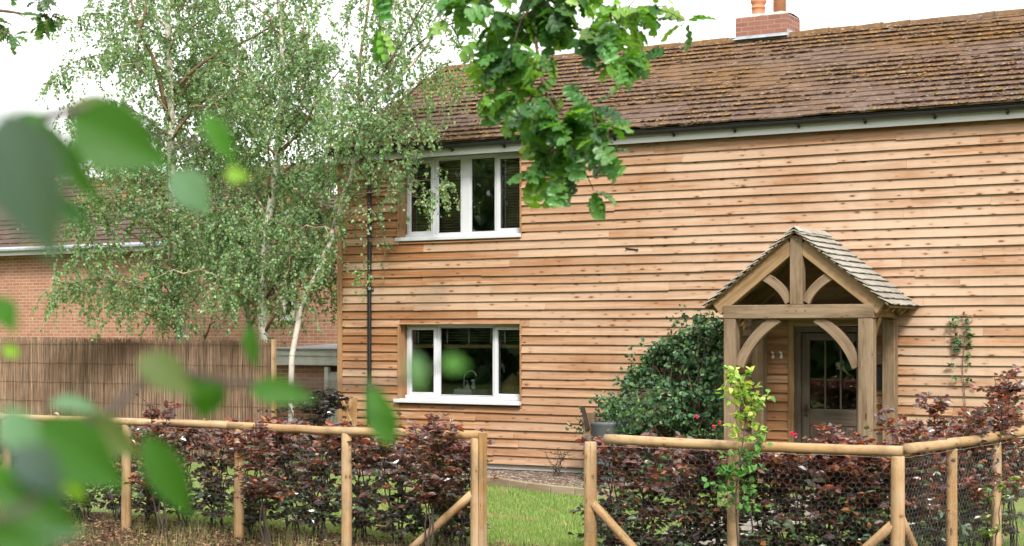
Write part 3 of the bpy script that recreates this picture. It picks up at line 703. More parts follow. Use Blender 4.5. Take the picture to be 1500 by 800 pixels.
for x in (PX0, PX1):
    g = Geo(); g.beam((x, PYF + .092, 2.385), (x, PYR - .072, 2.385), .14, .15); g.build('wall_plate', M['oak_gold'], porch, bevel=.006)
for s, x in ((1, PX0 + .08), (-1, PX1 - .085)):                    # arched braces under the tie beam
    g = Geo(); g.sweep(bez((x + s * .035, PYF, 1.66), (x + s * .18, PYF, 2.06), (x + s * .58, PYF, 2.30), 12), .135, .09, (0, 1, 0)); g.build('arch_brace', M['oak_grey'], porch, bevel=.006)
for x in (PX0, PX1):                                               # braces from post to wall plate
    g = Geo(); g.sweep(bez((x + .0, PYF + .10, 1.70), (x, PYF + .18, 2.10), (x, PYF + .52, 2.31), 10), .11, .06, (1, 0, 0)); g.build('side_brace', M['oak_gold'], porch, bevel=.005)
AZ = 3.40; EZp = 2.51; HW = 1.13                                    # rafter apex, eave height, half width
pa = math.atan2(AZ - EZp, HW)
g = Geo(); g.box(PCX - .085, PCX + .085, PYF - .078, PYF + .06, BZ1 + .002, AZ - .03); g.build('king_post', M['oak_grey'], porch, bevel=.006)
for s in (-1, 1):
    for yy, nm in ((PYF - .005, 'rafter'), (PYR + .0, 'rafter')):
        g = Geo(); d = np.array([s * math.cos(pa), 0, -math.sin(pa)]); nn = np.array([s * math.sin(pa), 0, math.cos(pa)])
        a = np.array([PCX + s * .07, yy, AZ - .1 - .07 * math.tan(pa)]); b = np.array([PCX + s * HW * .99, yy, EZp - .09])
        g.beam(a, b, .12, .20, up=nn); g.build(nm, M['oak_gold'], porch, bevel=.007)
    g = Geo(); g.sweep(bez((PCX + s * .11, PYF, BZ1 + .03), (PCX + s * .205, PYF, BZ1 + .255), (PCX + s * .50, PYF, BZ1 + .40), 10), .12, .07, (0, 1, 0)); g.build('king_brace', M['oak_grey'], porch, bevel=.005)
# roof slopes
Y0, Y1 = PYF - .17, -.034
for s in (-1, 1):
    d = np.array([s * math.cos(pa), 0, -math.sin(pa)]); nn = np.array([s * math.sin(pa), 0, math.cos(pa)])
    apex = np.array([PCX, 0, AZ + .035]); Ls = (HW + .14) / math.cos(pa)
    g = Geo()
    for k in range(7):
        a = apex + d * (Ls * k / 7 + .002) + nn * -.012; b = apex + d * (Ls * (k + 1) / 7 - .004) + nn * -.012
        V = [];
        g.beam((a + b) / 2 + [0, Y0 + .05, 0], (a + b) / 2 + [0, Y1, 0], np.linalg.norm(b - a), .018, up=nn)
    slope = g.build('sarking', M['soft_dark'], porch)
    g = Geo(); NCo = 12
    for i in range(NCo):
        l0 = Ls * (1 - i / NCo); l1 = Ls * (1 - (i + 1) / NCo) - .05; y = Y0
        if s < 0 and i == NCo - 1: l1 = 0.0
        l1 = max(l1, .0)
        while y < Y1 - .01:
            wd = rs.uniform(.08, .17); ye = min(y + wd, Y1); o = rs.uniform(-.004, .006); u0 = .044 + rs.uniform(-.005, .005); u1 = .010; j = rs.uniform(-.002, .002)
            P0 = lambda l, u, yy: apex + d * l + nn * u + np.array([0, yy, 0])
            V = [P0(l0 + o, u0 + j, y + .002), P0(l0 + o, u0 - j, ye - .002), P0(l1, u1, ye - .002), P0(l1, u1, y + .002)]
            V += [v - nn * .012 for v in V]; q = rs.rand(3) * 20
            G = [[q[0] + l, q[1] + yy, q[2]] for l, yy in ((0, 0), (0, wd), (.2, wd), (.2, 0))] * 2
            g.add(V, [(0, 1, 2, 3), (0, 4, 5, 1), (1, 5, 6, 2), (2, 6, 7, 3), (3, 7, 4, 0), (4, 7, 6, 5)], g=G); y = ye
    g.build('shingles', M['shingle'], porch)
    for k in range(5):                                              # rafter tails at the eave
        yy = Y0 + .22 + k * (Y1 - Y0 - .25) / 4
        g = Geo(); a = apex + d * (Ls - .42) + nn * -.075; b = apex + d * (Ls - .05) + nn * -.075; g.beam(a + [0, yy, 0], b + [0, yy, 0], .045, .095, up=nn); g.build('rafter_tail', M['oak_gold'], porch, bevel=.003)
    for k in range(13):                                             # batten ends seen under the verge
        l = Ls * (k + .5) / 13; a = apex + d * l + nn * -.002; 
        g = Geo(); g.beam(a + [0, Y0 + .012, 0], a + [0, Y0 + .045, 0], .045, .022, up=nn); g.build('batten', M['soft_dark'], slope)
g = Geo(); y = Y0 - .005
while y < Y1 - .02:
    ye = min(y + rs.uniform(.12, .2), Y1)
    for s in (-1, 1):
        d = np.array([s * math.cos(pa), 0, -math.sin(pa)]); nn = np.array([s * math.sin(pa), 0, math.cos(pa)]); a = np.array([PCX, 0, AZ + .075 + rs.uniform(0, .012)]) + d * .055
        g.beam(a + [0, y, 0], a + [0, ye + .02, 0], .11, .012, up=nn + np.array([0, -.08, 0]))
    y = ye
g.build('ridge_shingles', M['shingle'], porch)

# ================================================================== brick house next door
NY = 5.9
def nX(px, y=NY): return onY(px, 400, y)[0]
bh = thing('brick_house', 'red brick house with lichened tiled roof half hidden behind the birches', 'house', (-24, NY + 3, 0))
bx0, bx1, bx2 = -46.0, nX(300), nX(560)
g = Geo(); g.box(bx0, bx1 - .01, NY, NY + 7, .0, 3.98); g.box(bx1, bx2, NY - .02, NY + 8, 0, 4.2); bw_ = g.build('wall', M['brick'], bh)
g = Geo()
V = [[bx1, NY - .02, 4.2], [bx2, NY - .02, 4.2], [(bx1+bx2)/2, NY - .02, 5.2], [bx1, NY + .2, 4.2], [bx2, NY + .2, 4.2], [(bx1+bx2)/2, NY + .2, 5.2]]
g.add(V, [(0, 1, 2), (3, 5, 4), (0, 2, 5, 3), (1, 4, 5, 2)]); g.build('gable', M['brick_orange'], bh)
def tiled(g, p0, ex, es, nn, Lx, Ls, ga=.3, tw=.3):
    p0, ex, es, nn = map(lambda q: np.asarray(q, float), (p0, ex, es, nn)); k = int(Ls / ga)
    for i in range(k):
        x = 0
        while x < Lx:
            w_ = min(tw, Lx - x); o = rs.uniform(-.012, .012); l = .04 + rs.uniform(-.01, .01); s0 = i * ga + o; s1 = (i + 1) * ga + .04
            Q = [p0 + ex * (x + .002) + es * s0 + nn * l, p0 + ex * (x + w_ - .002) + es * s0 + nn * l, p0 + ex * (x + w_ - .002) + es * s1 + nn * .01, p0 + ex * (x + .002) + es * s1 + nn * .01]
            Q += [q - nn * .03 for q in Q]; g.add(Q, [(0, 1, 2, 3), (0, 4, 5, 1), (1, 5, 6, 2), (3, 7, 4, 0), (4, 7, 6, 5)]); x += w_
def slope(y0, z0, y1, z1): a = math.atan2(z1 - z0, y1 - y0); return np.array([0, math.cos(a), math.sin(a)]), np.array([0, -math.sin(a), math.cos(a)]), math.hypot(z1 - z0, y1 - y0)
es, nn, Ls = slope(NY - .3, 4.08, NY + 3.5, 6.0)
g = Geo(); tiled(g, (nX(-60), NY - .3, 4.08), (1, 0, 0), es, nn, bx1 + 1.5 - nX(-60), Ls); g.add([[bx0, NY - .3, 4.07], [bx1+1.5, NY - .3, 4.07], [bx1+1.5, NY + 3.5, 5.99], [bx0, NY + 3.5, 5.99], [bx0, NY + 7.3, 4.07], [bx1, NY + 7.3, 4.07], [bx1, NY + 3.5, 5.99]], [(0, 1, 2, 3), (3, 6, 5, 4)])
g.tube([[bx0, NY + 3.5, 6.03], [bx1 + 1.5, NY + 3.5, 6.03]], .13, 10)
rf = g.build('roof', M['roof2'], bh)
g = Geo(); mx_ = (bx1 + bx2) / 2
for s in (-1, 1):
    a = math.atan2(1.0, (bx2 - bx1) / 2); ee = np.array([-s * math.cos(a), 0, math.sin(a)]); n_ = np.array([s * math.sin(a), 0, math.cos(a)])
    p0 = np.array([mx_ + s * ((bx2 - bx1) / 2 + .3), NY - .25, 4.2 - .3 * math.tan(a)])
    if s > 0: tiled(g, p0, (0, 1, 0), ee, n_, 8.5, (bx2 - bx1) / 2 / math.cos(a) + .38)
    else: tiled(g, p0 + np.array([0, 8.5, 0]), (0, -1, 0), ee, n_, 8.5, (bx2 - bx1) / 2 / math.cos(a) + .38)
g.build('wing_roof', M['roof2'], bh)
g = Geo(); g.box(bx0, bx1 - .02, NY - .36, NY - .30, 3.93, 4.10); g.box(bx0, bx1 - .02, NY - .298, NY - .005, 3.985, 4.0); fb = g.build('fascia', M['fascia'], bh)
g = Geo(); g.tube([[bx0, NY - .42, 4.07], [bx1 - .02, NY - .42, 4.07]], .055, 8); g.build('gutter', M['lead'], bh)
for px, py0, py1, wpx in ((424, 425, 466, 16),):
    a = onY(px - wpx/2, py1, NY - .02); b = onY(px + wpx/2, py0, NY - .02)
    g = Geo(); x0, x1, z0, z1 = a[0], b[0], a[2], b[2]; yy = NY - .06
    g.box(x0, x0 + .06, yy, yy + .03, z0, z1); g.box(x1 - .06, x1, yy, yy + .03, z0, z1); g.box(x0 + .06, x1 - .06, yy, yy + .03, z0, z0 + .06); g.box(x0 + .06, x1 - .06, yy, yy + .03, z1 - .06, z1); g.box(x0 - .05, x1 + .05, yy - .06, yy + .03, z0 - .06, z0 - .002)
    wnd = g.build('window', M['upvc'], bh); g = Geo(); g.add([[x0+.06, yy+.015, z0+.06], [x1-.06, yy+.015, z0+.06], [x1-.06, yy+.015, z1-.06], [x0+.06, yy+.015, z1-.06]], [(0, 1, 2, 3)]); g.build('pane', M['glass'], wnd)

# low outbuilding with white fascia between the reed screen and the timber house
OY = 2.4
a = onY(396, 513, OY); b = onY(520, 514, OY)
ob_ = thing('brick_outbuilding', 'low brick outbuilding with white fascia and grey flat roof beside the timber house', 'outbuilding', ((a[0] + b[0]) / 2, OY + 1, 0))
x0, x1 = a[0], b[0] + .6; zt = a[2]; zb = onY(450, 535, OY)[2]
dx0, dx1 = onY(478, 560, OY)[0], onY(500, 560, OY)[0]
g = Geo(); g.box(x0, dx0 - .10, OY + .12, OY + 2.6, 0, zb - .01); g.box(dx1 + .06, x1, OY + .12, OY + 2.6, 0, zb - .01); g.box(dx0 - .098, dx1 + .058, OY + .3, OY + 2.6, 0, zb - .01); g.build('wall', M['brick_orange'], ob_)
g = Geo(); g.box(x0 - .1, x1, OY, OY + .03, zb, zt - .10); g.box(x0 - .1, x1, OY - .03, OY + .03, zt - .098, zt); g.build('fascia', M['white_paint'], ob_, bevel=.004)
g = Geo(); V = [[x0 - .1, OY - .05, zt + .003], [x1, OY - .05, zt + .003], [x1, OY + 2.7, zt + .09], [x0 - .1, OY + 2.7, zt + .09]]; g.add(V, [(0, 1, 2, 3)]); V = [[v[0], v[1], v[2] + .03] for v in V]; g.add(V, [(0, 1, 2, 3)]); g.box(x0 - .1, x1, OY - .055, OY - .045, zt + .004, zt + .035); g.build('roof', M['lead'], ob_)
g = Geo(); g.box(dx0 - .09, dx0 - .005, OY + .06, OY + .14, .0, zb - .03); g.box(dx1, dx1 + .05, OY + .06, OY + .14, 0, zb - .03); g.build('door_frame', M['white_paint'], ob_)
g = Geo()
for k in range(4): g.box(dx0 + (dx1 - dx0) * k / 4 + .003, dx0 + (dx1 - dx0) * (k + 1) / 4 - .003, OY + .10, OY + .13, .03, zb - .12)
g.box(dx0, dx1 - .003, OY + .08, OY + .099, zb - .28, zb - .16); g.build('door', M['garden_door'], ob_, bevel=.004)

# ================================================================== reed screen
rX0, rX1 = -24.5, onY(398, 600, -.4)[0]; rY = -.4
rf_ = thing('reed_fence', 'brown reed screening fence standing in front of the birch trunks', 'fence', ((rX0 + rX1) / 2, rY, 0))
g = Geo(); n = 2300; X = np.sort(rs.uniform(rX0, rX1, n))
for x in X:
    zt_ = 2.045 - (x - rX0) / (rX1 - rX0) * .065 + rs.uniform(-.03, .018); r_ = rs.uniform(.0028, .0055); y = rY + rs.uniform(-.012, .012); l = rs.uniform(-.02, .02); l2 = rs.uniform(-.02, .02)
    g.tube([[x, y, .03], [x + l, y - rs.uniform(0, .01), 1.0], [x + l2, y, zt_]], [r_, r_, r_ * .8], 4)
g.build('reeds', M['reed'], rf_)
g = Geo(); g.box(rX0, rX1, rY + .02, rY + .035, .05, 1.94); g.build('backing', M['reed'], rf_)
g = Geo()
for k in range(6): zz = .2 + k * .34; g.tube([[x, rY - .022, zz + .006 * math.sin(x * 9)] for x in np.linspace(rX0, rX1, 40)], .0025, 4)
g.build('tie_wire', M['iron'], rf_)
for px in (399, 215, 30, -150):
    p = onY(px, 600, rY + (.0 if px == 399 else .08)); g = Geo(); g.box(p[0] - .0, p[0] + .06, p[1] - .03, p[1] + .03, 0, 2.0 if px == 399 else 1.9); g.build('post', M['pole'] if px == 399 else M['oak_grey'], rf_)

# ================================================================== birches
rs.seed(21)
def drop_twigs(gl, gt, P0, n, ln, per, spread, Lf, cols, pw, cull=None):
    """hanging twigs with leaves starting at the points P0"""
    idx = rs.randint(0, len(P0), n); S = P0[idx] + rs.randn(n, 3) * .2 * min(1, n / 600)
    hd = rs.randn(n, 3); hd[:, 2] = rs.uniform(-.2, .7, n); hd = nrm(hd)
    L = ln * rs.uniform(.45, 1.25, n)
    for k in range(n):
        t = np.linspace(0, 1, 6)[:, None]
        pth = S[k] + hd[k] * spread * L[k] * (t - .35 * t * t) + np.array([0, 0, -1]) * L[k] * (.75 * t ** 1.7)
        pth[1:-1] += rs.randn(4, 3) * .02
        m = int(per * rs.uniform(.7, 1.3) * L[k] / ln)
        if cull is not None and cull(pth[-1]): continue
        gt.tube(pth, np.linspace(.0045, .0014, 6), 3, caps=False)
        u = rs.uniform(.08, 1, m) * 5; i = np.minimum(u.astype(int), 4); f = (u - i)[:, None]
        P = pth[i] * (1 - f) + pth[i + 1] * f; T = pth[i + 1] - pth[i]
        D = nrm(nrm(T) * .4 + rs.randn(m, 3) * .7 + np.array([0, 0, -.55])); N = nrm(rs.randn(m, 3) * .8 + np.array([0, 0, .5]) - FWD * .25)
        l = Lf * rs.uniform(.65, 1.25, m)
        leaves(gl, P + D * .012, D, N, l, l * .78, pick(cols, m, pw), 'diamond')

BC = [(.16, .29, .135), (.22, .35, .165), (.29, .41, .21), (.115, .215, .105), (.33, .40, .20), (.26, .35, .25)]
BW = [.28, .28, .18, .14, .04, .08]
def limb(gb, p0, d, L, r0, bend=.25, n=9, droop=.35, colr=(.5, .36, .27)):
    t = np.linspace(0, 1, n)[:, None]; side = nrm(np.cross(d, rs.randn(3)))
    pts = p0 + nrm(d) * L * t + side * L * bend * .35 * t * t * rs.uniform(-1, 1) + np.array([0, 0, -1]) * L * droop * t ** 3
    pts[1:] += rs.randn(n - 1, 3) * L * .012
    gb.tube(pts, r0 * (1 - t[:, 0] * .82), 6, c=colr, rough=.15); return pts
def birch(label, trunk_px, r0, nl, crown, forced=(), n_tw=60, lz=(2.0, 99), cull=None, zrange=(.12, 1.0), tc=1.0):
    """trunk_px: (px, py, depth) points; nl limbs; crown = reach of the limbs"""
    tp = np.array([atZ(*q) for q in trunk_px]); tp[0, 2] = 0; base = tp[0].copy()
    tr = thing('birch_tree', label, 'tree', base, 'silver birches by the timber house')
    gb, gl, gt = Geo(), Geo(), Geo()
    tp = smooth_path(tp, 40); u = np.linspace(0, 1, len(tp)); tp[1:-1] += rs.randn(len(tp) - 2, 3) * .012
    gb.tube(tp, r0 * (1 - .80 * u ** 1.2), 12, c=np.ones(3) * tc, rough=.10)
    H = tp[-1, 2]; starts = []
    for f in forced:
        if len(f) == 4: pts_px, ra, rb, cc = f; leafy = True
        else: pts_px, ra, rb, cc, leafy = f
        q = smooth_path([atZ(*p) for p in pts_px], 14); gb.tube(q, np.linspace(ra, rb, len(q)), 7, c=cc, rough=.12)
        if leafy: starts.append(q[len(q) // 3:])
    for k in range(nl):
        uu = zrange[0] + (zrange[1] - zrange[0]) * ((k + rs.rand()) / nl); i = int(uu * (len(tp) - 1)); p = tp[i]
        az = k * 2.4 + rs.uniform(-.5, .5); el = R(rs.uniform(22, 58)); d = np.array([math.cos(az) * math.cos(el), math.sin(az) * math.cos(el), math.sin(el)])
        L = crown * (1.05 - .65 * uu) * rs.uniform(.7, 1.2); 
        q = limb(gb, p, d, L, .012 + .022 * (1 - uu) * r0 / .08, colr=(.42, .30, .22) if rs.rand() < .6 else (.7, .6, .5)); starts.append(q[2:])
        for _ in range(3):
            j = rs.randint(3, 7); d2 = nrm(q[j] - q[j - 1] + rs.randn(3) * .55 + [0, 0, .25]); q2 = limb(gb, q[j], d2, L * rs.uniform(.3, .55), .009, colr=(.35, .24, .18)); starts.append(q2[2:])
    S = np.concatenate(starts); S = S[(S[:, 2] > lz[0]) & (S[:, 2] < lz[1])]
    drop_twigs(gl, gt, S, n_tw, .62, 24, .75, .056, BC, BW, cull)
    tk = gb.build('trunk', M['birch_bark'], tr, smooth=True); cr = gl.build('crown', M['birch_leaf'], tr); gt.build('twigs', M['twig'], cr)
    return tr
brn = (.42, .29, .2); pale = (.85, .75, .65)
def cullh(p):   # keep the hanging twigs out of the timber house
    return (p[0] > -15.15 and p[1] > -.25 and p[2] < 5.6) or p[2] < 1.9
birch('tall white birch whose straight trunk stands farthest left behind the reed fence', [(266, 707, 27.5), (264, 480, 27.5), (253, 380, 27.4), (252, 260, 27.3), (249, 130, 27.2), (246, 20, 27.2), (252, -120, 27.3), (258, -300, 27.4)], .10, 30, 3.0,
      [([(244, 165, 27.2), (228, 95, 26.8), (205, 45, 26.5), (186, -20, 26.3)], .045, .016, brn), ([(252, 135, 27.2), (300, 90, 26.8), (370, 55, 26.4), (420, 25, 26)], .038, .01, brn), ([(205, 42, 26.5), (214, 10, 26.4), (218, -30, 26.4)], .03, .012, brn, False), ([(266, 486, 27.4), (225, 465, 26.9), (175, 440, 26.6), (110, 425, 26.3)], .02, .005, brn), ([(255, 420, 27.4), (210, 395, 27), (150, 380, 26.7), (95, 395, 26.4)], .022, .006, brn), ([(253, 330, 27.4), (205, 300, 27), (140, 300, 26.6)], .024, .006, brn), ([(253, 360, 27.4), (215, 330, 26.8), (165, 315, 26.3), (115, 318, 26)], .022, .006, brn), ([(252, 300, 27.4), (210, 260, 27), (150, 230, 26.6), (90, 235, 26.4)], .024, .006, brn)], n_tw=2300, lz=(1.9, 99), cull=cullh, zrange=(.06, 1))
birch('slender birch with a dark leaning trunk between the two thicker white birches', [(372, 705, 28.4), (366, 480, 28.4), (350, 420, 28.3), (333, 340, 28.3), (316, 250, 28.3), (300, 190, 28.3), (285, 80, 28.2), (290, -60, 28.2)], .06, 22, 2.6, [], n_tw=1300, lz=(1.9, 99), cull=cullh)
birch('white birch with an upright trunk near the right hand end of the reed fence', [(388, 710, 26.4), (386, 490, 26.4), (383, 430, 26.4), (391, 350, 26.4), (402, 260, 26.3), (410, 190, 26.3), (415, 100, 26.2), (405, -40, 26.2), (400, -250, 26.2)], .088, 26, 2.8,
      [([(411, 222, 26.3), (440, 190, 25.8), (470, 140, 25.4), (500, 100, 25.2)], .035, .01, brn), ([(392, 345, 26.4), (360, 365, 26), (330, 385, 25.8)], .02, .006, brn), ([(388, 440, 26.4), (412, 402, 26), (420, 385, 26)], .025, .012, (.25, .2, .17), False)], n_tw=2000, lz=(1.9, 99), cull=cullh)
birch('birch with a pale trunk leaning to the right across the corner of the timber house', [(424, 735, 24.6), (430, 520, 24.6), (442, 450, 24.6), (464, 405, 24.5), (484, 350, 24.5), (502, 290, 24.4), (516, 250, 24.4), (527, 200, 24.3), (534, 150, 24.3), (562, 105, 24.3), (572, 40, 24.3), (590, -60, 24.3)], .047, 9, 1.6,
      [([(531, 175, 24.3), (526, 130, 24.3), (528, 80, 24.3), (538, 20, 24.2), (545, -40, 24.2)], .032, .015, (.55, .36, .27)), ([(536, 170, 24.3), (560, 135, 24.2), (585, 115, 24.1), (630, 60, 24), (650, 10, 24)], .034, .012, pale), ([(524, 240, 24.3), (545, 215, 24.1), (570, 175, 23.9), (605, 132, 23.7), (640, 100, 23.6), (665, 90, 23.5)], .03, .008, (.2, .15, .12)),
       ([(562, 105, 24.2), (590, 60, 24), (615, 15, 23.9), (640, -20, 23.8)], .022, .008, (.2, .15, .12)), ([(600, 75, 24), (640, 45, 23.8), (690, 25, 23.7), (720, 30, 23.6)], .018, .005, (.2, .15, .12)), ([(506, 290, 24.3), (530, 284, 24.0), (575, 280, 23.6), (615, 290, 23.3)], .014, .004, (.2, .15, .12), False), ([(560, 281, 23.7), (598, 268, 23.3), (640, 262, 23.1)], .008, .003, (.2, .15, .12), False), ([(500, 325, 24.3), (520, 312, 24.0), (535, 305, 23.8)], .011, .004, (.2, .15, .12), False),
       ([(548, 205, 24.0), (562, 185, 23.9), (580, 190, 23.7), (610, 205, 23.5)], .012, .004, (.3, .22, .17))], n_tw=620, lz=(4.0, 99), cull=cullh, zrange=(.5, 1), tc=.72)
leaner = col.objects['birch_tree.003']
# extra sprays of the leaning birch over the house wall, window and roof
gl, gt = Geo(), Geo()
def spray(pts, n, ln, per=22, lf=.05): 
    drop_twigs(gl, gt, smooth_path([atZ(*p) for p in pts], 10), n, ln, per, .6, lf, BC + [(.24, .28, .07)], [.2, .28, .2, .08, .06, .06, .12])
spray([(600, 285, 23.4), (630, 275, 23.2), (655, 268, 23.1)], 13, .5); spray([(610, 292, 23.3), (640, 296, 23.1)], 7, .4, 16)
spray([(510, 300, 24.0), (535, 300, 23.8), (548, 330, 23.7), (540, 390, 23.7)], 16, .55, 12); spray([(520, 395, 24), (548, 400, 23.7)], 10, .5, 14); spray([(505, 250, 24.1), (560, 240, 23.9), (590, 235, 23.8)], 9, .45, 14)
spray([(470, 395, 24.4), (485, 345, 24.4), (500, 300, 24.3), (505, 270, 24.3)], 40, .6, 20); spray([(440, 440, 24.5), (465, 400, 24.4), (480, 360, 24.4)], 16, .5, 16)
spray([(590, 130, 23.8), (640, 95, 23.6), (690, 80, 23.5), (715, 90, 23.5)], 46, .75); spray([(560, 190, 23.9), (600, 175, 23.7), (640, 190, 23.6)], 28, .5, 18); spray([(640, 90, 23.6), (660, 120, 23.5), (685, 130, 23.4)], 26, .8)
e = gl.build('hanging_sprays', M['birch_leaf'], leaner); gt.build('twigs', M['twig'], e)
gl, gt = Geo(), Geo()
for pts in ([(250, 330, 27), (200, 300, 26.6), (150, 290, 26.3), (110, 300, 26)], [(250, 400, 27), (200, 370, 26.6), (140, 360, 26.3), (100, 390, 26)], [(255, 440, 27), (200, 420, 26.5), (130, 410, 26.2), (75, 430, 26)], [(250, 260, 27), (190, 235, 26.6), (140, 240, 26.3)], [(250, 120, 27), (180, 80, 26.5), (110, 90, 26.2), (75, 120, 26)], [(250, 60, 27), (170, 20, 26.5), (90, 30, 26.2)], [(250, 200, 27), (170, 150, 26.5), (110, 170, 26.3)]): 
    q = smooth_path([atZ(*p) for p in pts], 12); gt.tube(q, np.linspace(.014, .003, len(q)), 5); drop_twigs(gl, gt, q, 70, .6, 22, .7, .056, BC, BW, cullh)
e = gl.build('hanging_sprays', M['birch_leaf'], col.objects['birch_tree']); gt.build('twigs', M['twig'], e)
gl, gt = Geo(), Geo()
for pts in ([(405, 260, 26.3), (440, 250, 25.8), (475, 250, 25.5)], [(395, 330, 26.3), (430, 310, 25.8), (470, 310, 25.5)], [(400, 180, 26.2), (450, 170, 25.8), (490, 180, 25.4)], [(390, 380, 26.3), (430, 370, 25.8), (460, 360, 25.5)], [(410, 110, 26), (450, 80, 25.7), (490, 60, 25.4)]):
    q = smooth_path([atZ(*p) for p in pts], 12); gt.tube(q, np.linspace(.014, .003, len(q)), 5); drop_twigs(gl, gt, q, 70, .55, 22, .7, .056, BC, BW, cullh)
e = gl.build('hanging_sprays', M['birch_leaf'], col.objects['birch_tree.002']); gt.build('twigs', M['twig'], e)

# ================================================================== post and rail fences with wire mesh
FY = -8.4
def fX(px, y=FY): return onY(px, 650, y)[0]
RZc = 1.165
def post(parent, x, y, top=1.13, r=.052, lean=(0, 0)):
    g = Geo(); k = 9; zs = np.linspace(-.05, top, k); pts = np.array([[x + lean[0] * q + rs.uniform(-.002, .002), y + lean[1] * q, q] for q in zs])
    g.tube(pts, r * np.linspace(1.04, .97, k), 14, rough=.035); return g.build('post', M['pole'], parent, smooth=True, bevel=.006)
def rail(parent, a, b, r=.041, sag=.012):
    t = np.linspace(0, 1, 14)[:, None]; a, b = np.array(a), np.array(b); pts = a + (b - a) * t; pts[:, 2] -= sag * np.sin(math.pi * t[:, 0]); pts += rs.randn(14, 3) * .002
    g = Geo(); g.tube(pts, r * np.linspace(1.02, .98, 14), 14, rough=.03); return g.build('rail', M['pole'], parent, smooth=True)
def brace(parent, a, b, r=.04):
    g = Geo(); g.tube(np.linspace(a, b, 6), r, 12, rough=.03); return g.build('brace', M['pole'], parent, smooth=True)
def mesh_wire(parent, a, b, H, z0=.03, cw=.062, r=.00065):
    a, b = np.array(a, float), np.array(b, float); L = np.linalg.norm(b - a); d = (b - a) / L; s = np.cross(d, [0, 0, 1]); ch = .054
    nx, nz = int(L / cw), int(H / (ch * .75)); A, B = [], []
    i, j = np.meshgrid(np.arange(nx), np.arange(nz)); i, j = i.ravel(), j.ravel(); sx = (i + .5 * (j % 2)) * cw; sz = z0 + j * ch * .75
    def P(x, z):
        w_ = .012 * np.array([noise.noise((float(q) * 2, float(e) * 2, 3)) for q, e in zip(x, z)]); w2 = .012 * np.array([noise.noise((float(q) * 3, float(e) * 3, 8)) for q, e in zip(x, z)])
        return a + d * (x + w2)[:, None] + np.array([0, 0, 1]) * (z + w2)[:, None] + s * w_[:, None]
    top = P(sx, sz + ch * .5); tr_ = P(sx + cw/2, sz + ch * .25); br = P(sx + cw/2, sz - ch * .25); tl = P(sx - cw/2, sz + ch * .25)
    for p, q in ((tl, top), (top, tr_), (tr_, br)): A.append(p); B.append(q)
    A, B = np.concatenate(A), np.concatenate(B); n = len(A); T = nrm(B - A); U = nrm(np.cross(T, s + .01)); W = np.cross(T, U)
    off = [U * math.cos(q) * r + W * math.sin(q) * r for q in (0, 2.094, 4.189)]
    V = np.stack([A + off[0], A + off[1], A + off[2], B + off[0], B + off[1], B + off[2]], 1).reshape(-1, 3)
    F = (np.array([[0, 1, 4, 3], [1, 2, 5, 4], [2, 0, 3, 5]])[None] + (np.arange(n) * 6)[:, None, None]).reshape(-1, 4)
    g = Geo(); g.add_np(V, F, r=.5)
    g.tube(np.linspace(a + [0, 0, z0 + H], b + [0, 0, z0 + H], 30) + rs.randn(30, 3) * .002, .0014, 4)
    return g.build('wire_mesh', M['wire'], parent)
lf = thing('post_and_rail_fence', 'peeled pole fence with wire netting running left from the open gateway', 'fence', (fX(350), FY, 0), 'peeled pole fences')
for px in (697, 508, 350, 185, 10, -180): post(lf, fX(px), FY, 1.135, lean=(rs.uniform(-.008, .008), 0))
g = Geo(); xx = fX(697) + .075; g.box(xx - .02, xx + .02, FY - .045, FY + .045, 0, 1.19); g.build('end_board', M['pole'], lf, bevel=.005)
rail(lf, (fX(-200), FY - .01, RZc + .015), (fX(335), FY - .01, RZc + .005)); rail(lf, (fX(337), FY - .01, RZc), (fX(697) + .05, FY - .01, RZc))
brace(lf, (fX(693), FY - .02, .62), (fX(693) - .72, FY - .02, .02))
mesh_wire(lf, (fX(-200), FY + .058, 0), (fX(697), FY + .058, 0), 1.08)
rf = thing('post_and_rail_fence', 'peeled pole fence turning a corner in front of the porch, right of the gateway', 'fence', (fX(1100), FY, 0), 'peeled pole fences')
cx = fX(1315); end = atZ(1500, 700, 14.75); ret = np.array([end[0], end[1], 0]); cor = np.array([cx, FY, 0])
for px in (865, 1074): post(rf, fX(px), FY, 1.135 if px > 900 else 1.14, r=.056 if px < 900 else .05)
post(rf, cx, FY, 1.12, r=.056)
dr = nrm(ret - cor)
def retp(px): 
    d = ray(px, 700)[:2]; c = (cor - CAMP)[:2]; m_ = np.array([[d[0], -dr[0]], [d[1], -dr[1]]]); t_, s_ = np.linalg.solve(m_, c); return cor + dr * s_
for px in (1394, 1459, 1515): q = retp(px); post(rf, q[0], q[1], 1.12, r=.048)
rail(rf, (fX(888), FY - .012, RZc + .005), (cx + .04, FY - .012, RZc - .005), r=.043)
rail(rf, cor + [.05, .06, RZc + .01], cor + dr * (np.linalg.norm(ret - cor) + .5) + [0, 0, RZc + .015], r=.043)
brace(rf, (fX(870), FY - .02, .60), (fX(870) + .62, FY - .02, .02)); brace(rf, (cx - .04, FY - .01, .57), (cx - .62, FY - .01, .02)); brace(rf, cor + dr * .05 + [0, 0, .62], cor + dr * .62 + [0, 0, .02])
mesh_wire(rf, (fX(865), FY - .062, 0), (cx + .03, FY - .062, 0), 1.08); mesh_wire(rf, cor + [.058, 0, 0], cor + dr * (np.linalg.norm(ret - cor) + .4) + [.058, 0, 0], 1.08)

